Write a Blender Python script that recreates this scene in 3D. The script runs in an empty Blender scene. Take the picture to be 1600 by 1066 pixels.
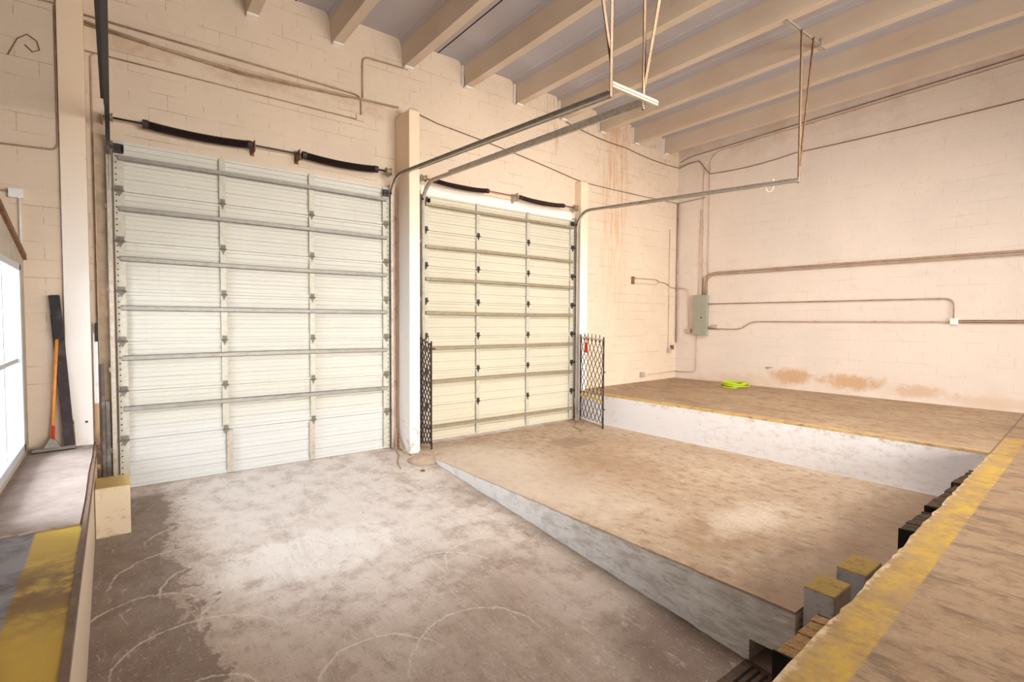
import bpy, bmesh, math, random
from mathutils import Vector, Matrix
random.seed(7)
sc = bpy.context.scene
PI = math.pi

# ------------------------------------------------------------------ camera
F_PX = 803.8
cam_d = bpy.data.cameras.new('camera'); cam = bpy.data.objects.new('camera', cam_d)
sc.collection.objects.link(cam); sc.camera = cam
cam_d.sensor_width = 36; cam_d.lens = F_PX / 1600 * 36; cam_d.clip_start = .02; cam_d.clip_end = 200
yaw, pit, rol = math.radians(37.757), math.radians(-2.129), math.radians(.273)
fw = Vector((math.sin(yaw)*math.cos(pit), math.cos(yaw)*math.cos(pit), math.sin(pit)))
rt = Vector((math.cos(yaw), -math.sin(yaw), 0)); up = rt.cross(fw)
r2 = rt*math.cos(rol) + up*math.sin(rol); u2 = -rt*math.sin(rol) + up*math.cos(rol)
M = Matrix((r2, u2, -fw)).transposed().to_4x4(); M.translation = Vector((0, 0, 2.14))
cam.matrix_world = M

# ------------------------------------------------------------------ world, lights, exposure
sc.view_settings.view_transform = 'Standard'; sc.view_settings.look = 'None'
sc.view_settings.exposure = 0.54; sc.view_settings.gamma = 1
w = bpy.data.worlds.new('sky'); sc.world = w; w.use_nodes = True
bg = w.node_tree.nodes['Background']; bg.inputs[0].default_value = (.80, .90, 1, 1); bg.inputs[1].default_value = .8

def area(name, loc, target, sx, sy, power, col, spread=180):
    l = bpy.data.lights.new(name, 'AREA'); l.shape = 'RECTANGLE'; l.size = sx; l.size_y = sy
    l.energy = power; l.color = col; l.spread = math.radians(spread)
    o = bpy.data.objects.new(name, l); sc.collection.objects.link(o); o.location = loc
    o.rotation_euler = (Vector(target) - Vector(loc)).to_track_quat('-Z', 'Y').to_euler()
    return o
# added fill lights behind the camera and overhead, unseen; then window and apron daylight
area('camera_side_fill', (5.0, -6.5, 2.3), (6.5, 8.0, .6), 7.5, 3.0, 450, (1, .965, .90), 105)
area('overhead_fill', (5.9, 1.2, 6.35), (7.6, 5.2, 0.0), 4.0, .8, 190, (1, .95, .88), 130)
area('window_daylight', (-2.7, 6.4, 2.3), (2.2, 6.4, 0.0), 2.6, 1.6, 300, (.88, .94, 1))
area('apron_daylight', (6.1, 9.6, .5), (6.1, 8.1, 4.2), 3.6, 1.0, 260, (1, .98, .94))

# ------------------------------------------------------------------ helpers
def s2l(c):
    return tuple(((v/255/12.92) if v/255 <= .04045 else ((v/255+.055)/1.055)**2.4) for v in c) + (1,)

class MB:
    def __init__(s): s.v = []; s.f = []
    def add(s, vs, fs):
        n = len(s.v); s.v += [tuple(p) for p in vs]; s.f += [tuple(i+n for i in f) for f in fs]; return s
    def box(s, a, b):
        x0, y0, z0 = a; x1, y1, z1 = b
        if x0 > x1: x0, x1 = x1, x0
        if y0 > y1: y0, y1 = y1, y0
        if z0 > z1: z0, z1 = z1, z0
        return s.add([(x0,y0,z0),(x1,y0,z0),(x1,y1,z0),(x0,y1,z0),(x0,y0,z1),(x1,y0,z1),(x1,y1,z1),(x0,y1,z1)],
                     [(0,3,2,1),(4,5,6,7),(0,1,5,4),(1,2,6,5),(2,3,7,6),(3,0,4,7)])
    def hexa(s, p):            # 8 points: bottom 4 ccw, top 4 ccw
        return s.add(p, [(0,3,2,1),(4,5,6,7),(0,1,5,4),(1,2,6,5),(2,3,7,6),(3,0,4,7)])
    def bar(s, p, q, w, h, up=(0,0,1)):
        p, q = Vector(p), Vector(q); t = (q-p).normalized(); u = Vector(up)
        a = t.cross(u)
        if a.length < 1e-3: a = t.cross(Vector((0,1,0)))
        a.normalize(); b = a.cross(t).normalized(); a *= w/2; b *= h/2
        return s.hexa([p-a-b, p+a-b, q+a-b, q-a-b, p-a+b, p+a+b, q+a+b, q-a+b])
    def tube(s, pts, r, n=8, caps=True):
        pts = [Vector(p) for p in pts]; rs = r if isinstance(r, (list, tuple)) else [r]*len(pts)
        m = len(pts); rings = []
        t = (pts[1]-pts[0]).normalized(); nrm = t.orthogonal().normalized()
        for i, p in enumerate(pts):
            if i == 0: t = (pts[1]-p).normalized()
            elif i == m-1: t = (p-pts[i-1]).normalized()
            else: t = ((pts[i+1]-p).normalized() + (p-pts[i-1]).normalized()).normalized()
            nrm = (nrm - t*nrm.dot(t)).normalized(); bn = t.cross(nrm)
            rings.append([p + (nrm*math.cos(2*PI*k/n) + bn*math.sin(2*PI*k/n))*rs[i] for k in range(n)])
        vs = [v for rg in rings for v in rg]; fs = []
        for i in range(m-1):
            for k in range(n):
                k2 = (k+1) % n; fs.append((i*n+k, i*n+k2, (i+1)*n+k2, (i+1)*n+k))
        if caps: fs.append(tuple(range(n))[::-1]); fs.append(tuple((m-1)*n+k for k in range(n)))
        return s.add(vs, fs)
    def sweep_x(s, prof, x0, x1):   # closed (y,z) profile extruded along X
        n = len(prof)
        vs = [(x0, y, z) for y, z in prof] + [(x1, y, z) for y, z in prof]
        return s.add(vs, [(i, (i+1) % n, n+(i+1) % n, n+i) for i in range(n)] + [tuple(range(n))[::-1], tuple(range(n, 2*n))])
    def sweep_y(s, prof, y0, y1):
        n = len(prof)
        vs = [(x, y0, z) for x, z in prof] + [(x, y1, z) for x, z in prof]
        return s.add(vs, [(i, (i+1) % n, n+(i+1) % n, n+i) for i in range(n)] + [tuple(range(n))[::-1], tuple(range(n, 2*n))])
    def strip_x(s, prof, x0, x1):   # open profile sheet
        n = len(prof)
        vs = [(x0, y, z) for y, z in prof] + [(x1, y, z) for y, z in prof]
        return s.add(vs, [(i, i+1, n+i+1, n+i) for i in range(n-1)])
    def sweep_yz(s, prof, path):    # (x, n) closed profile swept along a (y,z) path
        n = len(prof); m = len(path); vs = []
        for i, (y, z) in enumerate(path):
            a = path[max(i-1, 0)]; b = path[min(i+1, m-1)]
            t = Vector((0, b[0]-a[0], b[1]-a[1])).normalized(); nn = Vector((0, -t.z, t.y))
            for x, q in prof: vs.append((x, y+nn.y*q, z+nn.z*q))
        fs = []
        for i in range(m-1):
            for k in range(n):
                k2 = (k+1) % n; fs.append((i*n+k, i*n+k2, (i+1)*n+k2, (i+1)*n+k))
        fs += [tuple(range(n))[::-1], tuple((m-1)*n+k for k in range(n))]
        return s.add(vs, fs)
    def build(s, name, mat, parent=None, smooth=False, bevel=0, kind=None, label=None):
        me = bpy.data.meshes.new(name); org = Vector((0, 0, 0))
        if not parent and kind is None:      # origin of a one-mesh thing sits at its base
            xs = [p[0] for p in s.v]; ys = [p[1] for p in s.v]; zs = [p[2] for p in s.v]
            org = Vector(((min(xs)+max(xs))/2, (min(ys)+max(ys))/2, min(zs)))
        elif parent: org = parent.matrix_world.translation if parent.parent is None else Vector(parent['_o'])
        me.from_pydata([tuple(Vector(p)-org) for p in s.v], [], s.f)
        bm = bmesh.new(); bm.from_mesh(me); bmesh.ops.recalc_face_normals(bm, faces=bm.faces); bm.to_mesh(me); bm.free()
        if smooth:
            for p in me.polygons: p.use_smooth = True
        me.materials.append(mat)
        o = bpy.data.objects.new(name, me); sc.collection.objects.link(o)
        if parent: o.parent = parent
        else: o.location = org; o.matrix_world.translation = org
        if bevel:
            b = o.modifiers.new('bevel', 'BEVEL'); b.width = bevel; b.segments = 2; b.limit_method = 'ANGLE'
        if kind: o['kind'] = kind
        if label: o['label'] = label
        return o

def tag(o, label, cat, group=None, kind=None):
    o['label'] = label; o['category'] = cat
    if group: o['group'] = group
    if kind: o['kind'] = kind
    return o
def empty(name, loc, label, cat, group=None, kind=None):
    o = bpy.data.objects.new(name, None); sc.collection.objects.link(o); o.location = loc
    o.matrix_world.translation = Vector(loc); o.empty_display_size = .1
    return tag(o, label, cat, group, kind)
def struct(name, mb, mat, label, cat='structure', **k):
    return tag(mb.build(name, mat, kind='structure', **k), label, cat)
def sub(mb, name, mat, part, root, **k):      # a sub-part: child of a part (parts sit at their thing's origin)
    part['_o'] = tuple(root.matrix_world.translation)
    o = mb.build(name, mat, part, **k); del part['_o']; return o

def rounded(pts, r=.12, n=5):                   # polyline with rounded corners
    pts = [Vector(p) for p in pts]; out = [pts[0]]
    for i in range(1, len(pts)-1):
        a, b, c = pts[i-1], pts[i], pts[i+1]
        d1 = (a-b); d2 = (c-b); rr = min(r, d1.length*.45, d2.length*.45)
        p, q = b+d1.normalized()*rr, b+d2.normalized()*rr
        for k in range(n+1):
            t = k/n; out.append(p*(1-t)**2 + b*2*t*(1-t) + q*t*t)
    out.append(pts[-1]); return out

# ------------------------------------------------------------------ material nodes
class N:
    def __init__(s, name, rough=.8, metal=0, spec=.3):
        s.m = bpy.data.materials.new(name); s.m.use_nodes = True; s.t = s.m.node_tree
        s.b = s.t.nodes['Principled BSDF']; s.b.inputs['Roughness'].default_value = rough
        s.b.inputs['Metallic'].default_value = metal; s.b.inputs['Specular IOR Level'].default_value = spec
        tc = s.t.nodes.new('ShaderNodeNewGeometry'); s.pos = tc.outputs['Position']
        sp = s.t.nodes.new('ShaderNodeSeparateXYZ'); s.L(s.pos, sp.inputs[0]); s.x, s.y, s.z = sp.outputs
    def L(s, a, b): s.t.links.new(a, b)
    def put(s, v, i):
        if hasattr(v, 'is_output'): s.L(v, i)
        elif isinstance(v, (int, float)) : i.default_value = v
        else: i.default_value = v
    def m_(s, op, a, b=0, c=0):
        n = s.t.nodes.new('ShaderNodeMath'); n.operation = op
        s.put(a, n.inputs[0]); s.put(b, n.inputs[1]); s.put(c, n.inputs[2]); return n.outputs[0]
    def vec(s, x, y, z):
        n = s.t.nodes.new('ShaderNodeCombineXYZ'); s.put(x, n.inputs[0]); s.put(y, n.inputs[1]); s.put(z, n.inputs[2]); return n.outputs[0]
    def sc(s, sx, sy, sz):
        n = s.t.nodes.new('ShaderNodeMapping'); s.L(s.pos, n.inputs[0]); n.inputs['Scale'].default_value = (sx, sy, sz); return n.outputs[0]
    def noise(s, v=None, scale=5, det=4, rough=.55, dist=0):
        n = s.t.nodes.new('ShaderNodeTexNoise'); s.L(v or s.pos, n.inputs['Vector'])
        n.inputs['Scale'].default_value = scale; n.inputs['Detail'].default_value = det
        n.inputs['Roughness'].default_value = rough; n.inputs['Distortion'].default_value = dist; return n.outputs['Fac']
    def ss(s, v, a, b):         # smoothstep from a to b (a>b inverts)
        n = s.t.nodes.new('ShaderNodeMapRange'); n.interpolation_type = 'SMOOTHSTEP'; inv = a > b
        s.put(v, n.inputs[0]); n.inputs[1].default_value = min(a, b); n.inputs[2].default_value = max(a, b)
        n.inputs[3].default_value = 1 if inv else 0; n.inputs[4].default_value = 0 if inv else 1; return n.outputs[0]
    def mix(s, f, a, b, mode='MIX'):
        n = s.t.nodes.new('ShaderNodeMix'); n.data_type = 'RGBA'; n.blend_type = mode
        s.put(f, n.inputs[0]); s.put(a, n.inputs[6]); s.put(b, n.inputs[7]); return n.outputs[2]
    def mul(s, *a):
        r = a[0]
        for q in a[1:]: r = s.m_('MULTIPLY', r, q)
        return r
    def band(s, v, a, b, e=.02):   # 1 between a and b
        return s.mul(s.ss(v, a-e, a+e), s.ss(v, b+e, b-e))
    def blob(s, cx, cy, rx, ry, ax='xy', soft=.5, nz=None, amt=.5):
        u = {'x': s.x, 'y': s.y, 'z': s.z}[ax[0]]; v = {'x': s.x, 'y': s.y, 'z': s.z}[ax[1]]
        du = s.m_('DIVIDE', s.m_('SUBTRACT', u, cx), rx); dv = s.m_('DIVIDE', s.m_('SUBTRACT', v, cy), ry)
        d = s.m_('SQRT', s.m_('ADD', s.mul(du, du), s.mul(dv, dv)))
        if nz: d = s.m_('ADD', d, s.m_('MULTIPLY', s.m_('SUBTRACT', nz, .5), amt*2))
        return s.ss(d, 1+soft*.5, 1-soft*.5)
    def out(s, col, bump=None, strength=.3, dist=.01, rough=None):
        s.put(col, s.b.inputs['Base Color'])
        if bump is not None:
            n = s.t.nodes.new('ShaderNodeBump'); n.inputs['Strength'].default_value = strength
            n.inputs['Distance'].default_value = dist; s.L(bump, n.inputs['Height']); s.L(n.outputs[0], s.b.inputs['Normal'])
        if rough is not None: s.put(rough, s.b.inputs['Roughness'])
        return s.m

def plain(name, rgb, rough=.6, metal=0, var=.12, scale=25, dirt=None, dirt_amt=.5, spec=.3):
    n = N(name, rough, metal, spec); c = s2l(rgb); d = tuple(v*(1-var*1.8) for v in c[:3])+(1,)
    z = n.noise(scale=scale, det=5)
    col = n.mix(n.ss(z, .35, .7), c, d)
    if dirt: col = n.mix(n.mul(n.ss(n.noise(scale=scale*.35, det=6, rough=.7), .5, .75), dirt_amt), col, s2l(dirt))
    return n.out(col, z, .15, .003)

def cmu(name, axis, base, stain=None, crack=.5):
    n = N(name, .75, 0, .2); u = n.x if axis == 'x' else n.y
    v = n.vec(u, n.m_('ADD', n.z, .02), 0)
    bt = n.t.nodes.new('ShaderNodeTexBrick'); n.L(v, bt.inputs['Vector'])
    for k, q in (('Scale', 1), ('Mortar Size', .0045), ('Mortar Smooth', .3), ('Brick Width', .406), ('Row Height', .203)): bt.inputs[k].default_value = q
    mort = bt.outputs['Fac']
    big = n.noise(scale=.8, det=5, rough=.6); mid = n.noise(scale=4, det=6, rough=.65); fine = n.noise(scale=60, det=3)
    col = n.mix(n.ss(big, .35, .7), s2l(base), tuple(q*.93 for q in s2l(base)[:3])+(1,))
    col = n.mix(n.mul(n.ss(mid, .55, .8), .25), col, s2l((200, 165, 130)))
    hz = n.noise(n.sc(1.2, 1.2, 9), scale=1.3, det=4)
    col = n.mix(n.mul(mort, n.ss(hz, .46, .62), crack), col, s2l((122, 96, 72)))
    # thin scratches, grain and drips
    sp = n.noise(n.sc(1, 1, 1), scale=9, det=8, rough=.8)
    col = n.mix(n.mul(n.ss(sp, .62, .70), .5), col, s2l((160, 125, 95)))
    gr = n.noise(scale=110, det=3, rough=.8)
    col = n.mix(n.mul(n.ss(gr, .45, .75), .22), col, s2l((176, 146, 116)))
    for f in (stain or []): col = f(n, col)
    h = n.m_('SUBTRACT', n.m_('MULTIPLY', fine, .25), n.m_('MULTIPLY', mort, .8))
    h = n.m_('ADD', h, n.m_('MULTIPLY', mid, .5))
    return n.out(col, h, .35, .006)

def st_streak(n, col):      # rusty water streaks above the right door's far side
    nz = n.noise(n.sc(9, 1, .8), scale=1.6, det=5); n2 = n.noise(scale=7, det=6, rough=.7)
    m = n.mul(n.band(n.x, 8.9, 9.75, .22), n.ss(n.z, 1.2, 5.5), n.ss(nz, .38, .66))
    col = n.mix(n.mul(m, .62), col, s2l((205, 150, 95)))
    m2 = n.mul(n.band(n.x, 8.3, 11.7, .3), n.ss(n.z, 4.6, 6.5), n.ss(n2, .5, .72))
    col = n.mix(n.mul(m2, .55), col, s2l((190, 130, 80)))
    m3 = n.mul(n.band(n.x, 7.2, 7.6, .1), n.ss(n.z, 5.3, 6.2), n.ss(nz, .48, .62))
    col = n.mix(n.mul(m3, .4), col, s2l((160, 105, 70)))
    dn = n.noise(scale=2.5, det=5, rough=.7)
    band_m = n.mul(n.band(n.x, -.1, 3.7, .3), n.band(n.z, 5.45, 5.68, .06), n.ss(dn, .35, .7))
    return n.mix(n.mul(band_m, .45), col, s2l((175, 135, 95)))
def st_header(n, col):      # daylight leaking over the right door, painted on as a white strip
    m = n.mul(n.band(n.x, 4.1, 8.0, .02), n.band(n.z, 4.2, 4.52, .015))
    return n.mix(n.mul(m, .8), col, s2l((245, 240, 235)))
def st_right(n, col):
    nz = n.noise(scale=5, det=6, rough=.75); n2 = n.noise(scale=1.7, det=4)
    for cy, cz, ry, rz, a in ((5.15, .98, .40, .15, .75), (4.0, .95, .5, .14, .75), (2.9, .88, .4, .10, .5), (6.1, .8, .9, .14, .25), (1.8, .8, .6, .1, .25)):
        col = n.mix(n.mul(n.blob(cy, cz, ry, rz, 'yz', 1.0, nz, 1.2), a), col, s2l((196, 150, 96)))
    col = n.mix(n.mul(n.ss(n.z, 1.3, .62), n.ss(n2, .35, .7), .35), col, s2l((215, 180, 150)))
    m = n.mul(n.ss(n.z, 5.4, 6.6), n.ss(n2, .4, .65))
    return n.mix(n.mul(m, .35), col, s2l((200, 160, 125)))

M_wall = cmu('painted_block_door_wall', 'x', (228, 209, 188), [st_streak, st_header], .5)
M_rwall = cmu('painted_block_right_wall', 'y', (235, 222, 211), [st_right], .22)
M_lwall = cmu('painted_block_plain', 'y', (232, 208, 182))

def pillar_mat():
    n = N('painted_pillar', .6, 0, .3); nz = n.noise(scale=7, det=7, rough=.8); b = n.noise(scale=1.5, det=3)
    col = n.mix(n.ss(n.z, 2.4, 5.0), s2l((242, 236, 230)), s2l((240, 216, 188)))
    col = n.mix(n.mul(n.ss(nz, .64, .72), .6), col, s2l((170, 110, 80)))
    col = n.mix(n.mul(n.ss(n.z, .9, .1), n.ss(nz, .5, .62), .6), col, s2l((130, 115, 105)))
    return n.out(col, nz, .2, .004)
M_pillar = pillar_mat()

def ramp_mat():
    n = N('ramp_concrete', .62, 0, .35)
    a = n.noise(scale=.9, det=6, rough=.65); b = n.noise(scale=3.5, det=8, rough=.7); c = n.noise(scale=26, det=5, rough=.7)
    st = n.noise(n.sc(3.5, .6, 1), scale=1.1, det=7, rough=.6, dist=.6)
    col = n.mix(n.ss(a, .3, .68), s2l((180, 162, 148)), s2l((208, 194, 182)))
    col = n.mix(n.mul(n.ss(b, .44, .62), .6), col, s2l((144, 124, 110)))
    # window light in front of the door, painted in as a pale area
    wn = n.blob(1.9, 6.5, 1.75, 2.1, 'xy', 1.0, b, .5)
    col = n.mix(n.mul(wn, n.ss(b, .85, .40), .75), col, s2l((232, 226, 222)))
    w2 = n.blob(1.55, 5.35, .85, .42, 'xy', .5, b, .7)
    col = n.mix(n.mul(w2, .75), col, s2l((242, 238, 234)))
    # tyre streaks running up the ramp
    col = n.mix(n.mul(n.ss(st, .50, .75), .28), col, s2l((220, 206, 196)))
    col = n.mix(n.mul(n.ss(st, .48, .28), .28), col, s2l((134, 110, 94)))
    sx_ = n.noise(n.sc(7, .5, 1), scale=2.2, det=3, rough=.5, dist=2.0)
    col = n.mix(n.mul(n.ss(n.m_('ABSOLUTE', n.m_('SUBTRACT', sx_, .5)), .012, .003), n.ss(b, .35, .6), .45), col, s2l((224, 214, 206)))
    # platform's shadow painted into the ramp colour; dirt at the ramp bottom and kerb
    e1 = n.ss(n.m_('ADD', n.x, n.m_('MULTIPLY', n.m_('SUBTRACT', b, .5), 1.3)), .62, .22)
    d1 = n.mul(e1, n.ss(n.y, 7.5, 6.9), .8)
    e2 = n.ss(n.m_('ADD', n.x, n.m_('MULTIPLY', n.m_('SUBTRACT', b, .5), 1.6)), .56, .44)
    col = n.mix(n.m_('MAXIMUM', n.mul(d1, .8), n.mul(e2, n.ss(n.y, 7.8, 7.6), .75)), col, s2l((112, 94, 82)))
    d2 = n.ss(n.m_('ADD', n.y, n.m_('MULTIPLY', n.m_('SUBTRACT', b, .5), 2.2)), 4.6, 2.0)
    col = n.mix(n.mul(d2, n.ss(b, .7, .3), .6), col, s2l((118, 98, 86)))
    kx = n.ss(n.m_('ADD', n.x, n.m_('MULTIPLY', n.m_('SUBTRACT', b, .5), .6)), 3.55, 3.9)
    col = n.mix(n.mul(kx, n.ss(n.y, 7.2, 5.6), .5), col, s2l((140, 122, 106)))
    d3 = n.blob(3.6, 2.35, .55, .55, 'xy', .9, b, .6)
    col = n.mix(n.mul(d3, .7), col, s2l((98, 78, 64)))
    # scuffed arcs
    arcs = [(.75,6.3,.5),(1.2,6.0,.6),(1.9,4.9,.45),(2.4,4.2,.6),(1.1,2.9,.5),(2.2,3.2,.6),(.15,5.0,.4),(3.3,5.0,.3),(.55,5.55,.62),(1.0,5.2,.75),(.45,4.3,.55),(1.3,4.6,.8),(.35,3.7,.42),(2.8,5.2,.35),(3.1,4.3,.5),(2.0,5.9,.7),(.7,3.3,.4),(1.5,3.4,.5),(2.9,5.9,.4)]
    tot = None
    for cx, cy, rr in arcs:
        dx = n.m_('SUBTRACT', n.x, cx); dy = n.m_('MULTIPLY', n.m_('SUBTRACT', n.y, cy), 1.15)
        d = n.m_('SQRT', n.m_('ADD', n.mul(dx, dx), n.mul(dy, dy)))
        d = n.m_('ADD', d, n.m_('MULTIPLY', n.m_('SUBTRACT', a, .5), .35))
        k = n.mul(n.ss(n.m_('ABSOLUTE', n.m_('SUBTRACT', d, rr)), .018, .002), n.ss(dy, -.1, .3))
        tot = k if tot is None else n.m_('MAXIMUM', tot, k)
    col = n.mix(n.mul(tot, n.ss(c, .3, .55), .7), col, s2l((225, 214, 204)))
    sp = n.noise(scale=45, det=3, rough=.8)
    col = n.mix(n.mul(n.ss(sp, .60, .72), .5), col, s2l((224, 216, 208)))
    col = n.mix(n.mul(n.ss(sp, .42, .30), .45), col, s2l((100, 84, 72)))
    f2 = n.noise(n.sc(1, .35, 1), scale=14, det=8, rough=.75, dist=1.2)
    col = n.mix(n.mul(n.ss(f2, .56, .66), .4), col, s2l((222, 212, 204)))
    col = n.mix(n.mul(n.ss(f2, .44, .34), .35), col, s2l((112, 94, 82)))
    return n.out(col, n.m_('ADD', c, b), .25, .006, rough=n.m_('ADD', .42, n.m_('MULTIPLY', b, .35)))
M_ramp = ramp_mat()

def pad_mat():
    n = N('pad_concrete', .65, 0, .3)
    a = n.noise(scale=.7, det=6, rough=.65); b = n.noise(scale=3, det=8, rough=.7); c = n.noise(scale=24, det=5, rough=.7)
    st = n.noise(n.sc(3.5, .5, 1), scale=1.2, det=6, rough=.65)
    col = n.mix(n.ss(a, .3, .68), s2l((176, 152, 128)), s2l((196, 175, 152)))
    col = n.mix(n.mul(n.ss(b, .48, .7), .5), col, s2l((160, 132, 106)))
    m5 = n.noise(n.sc(1, .6, 1), scale=9, det=8, rough=.75)
    col = n.mix(n.mul(n.ss(m5, .50, .62), .6), col, s2l((130, 106, 84)))
    col = n.mix(n.mul(n.ss(m5, .45, .34), .55), col, s2l((216, 202, 184)))
    col = n.mix(n.mul(n.ss(st, .47, .34), .4), col, s2l((166, 136, 106)))
    sp = n.noise(scale=45, det=4, rough=.8)
    col = n.mix(n.mul(n.ss(sp, .5, .72), .35), col, s2l((140, 114, 88)))
    col = n.mix(n.mul(n.ss(sp, .42, .28), .3), col, s2l((232, 218, 200)))
    pale = n.blob(4.5, 5.8, .8, 2.0, 'xy', 1.0, b, .6)
    col = n.mix(n.mul(pale, .5), col, s2l((226, 212, 196)))
    for cx, cy, rx, ry, k in ((5.6, 5.0, 1.0, .9, .4), (4.85, 2.8, .45, .4, .5), (6.6, 6.0, .9, .6, .3)):
        col = n.mix(n.mul(n.blob(cx, cy, rx, ry, 'xy', .9, b, .7), k), col, s2l((150, 116, 86)))
    col = n.mix(n.mul(n.blob(5.45, 2.8, .6, .26, 'xy', 1.2, b, 1.6), n.ss(sp, .25, .6), .6), col, s2l((236, 222, 204)))
    col = n.mix(n.mul(n.ss(n.m_('ADD', n.y, n.m_('MULTIPLY', n.m_('SUBTRACT', b, .5), 1.2)), 2.6, 1.7), .75), col, s2l((112, 88, 70)))
    sq = n.mul(n.band(n.x, 6.05, 6.75, .06), n.band(n.m_('ADD', n.y, n.m_('MULTIPLY', c, .2)), 6.35, 6.95, .05))
    col = n.mix(n.mul(sq, .45), col, s2l((128, 106, 86)))
    col = n.mix(n.mul(n.ss(n.y, 7.4, 8.0), n.ss(b, .35, .6), .5), col, s2l((150, 118, 90)))
    # kerb side: white fading to grey towards the drain
    fn = n.ss(n.z, -.012, -.03)
    fc = n.mix(n.ss(n.m_('ADD', n.y, n.m_('MULTIPLY', n.m_('SUBTRACT', b, .5), 3.0)), 4.6, 1.0), s2l((238, 237, 236)), s2l((196, 188, 176)))
    kz = n.noise(n.sc(1, 1.2, 5), scale=3, det=8, rough=.75)
    fc = n.mix(n.mul(n.ss(kz, .48, .6), n.ss(n.y, 6.0, 3.0), .6), fc, s2l((158, 148, 134)))
    fc = n.mix(n.mul(n.ss(kz, .45, .36), .4), fc, s2l((238, 236, 232)))
    fc = n.mix(n.mul(n.ss(b, .5, .62), .4), fc, s2l((178, 168, 154)))
    fc = n.mix(n.mul(n.ss(n.y, 2.4, 1.4), n.ss(kz, .3, .6), .5), fc, s2l((120, 110, 98)))
    col = n.mix(fn, col, fc)
    return n.out(col, n.m_('ADD', c, b), .3, .008)
M_pad = pad_mat()

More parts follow.
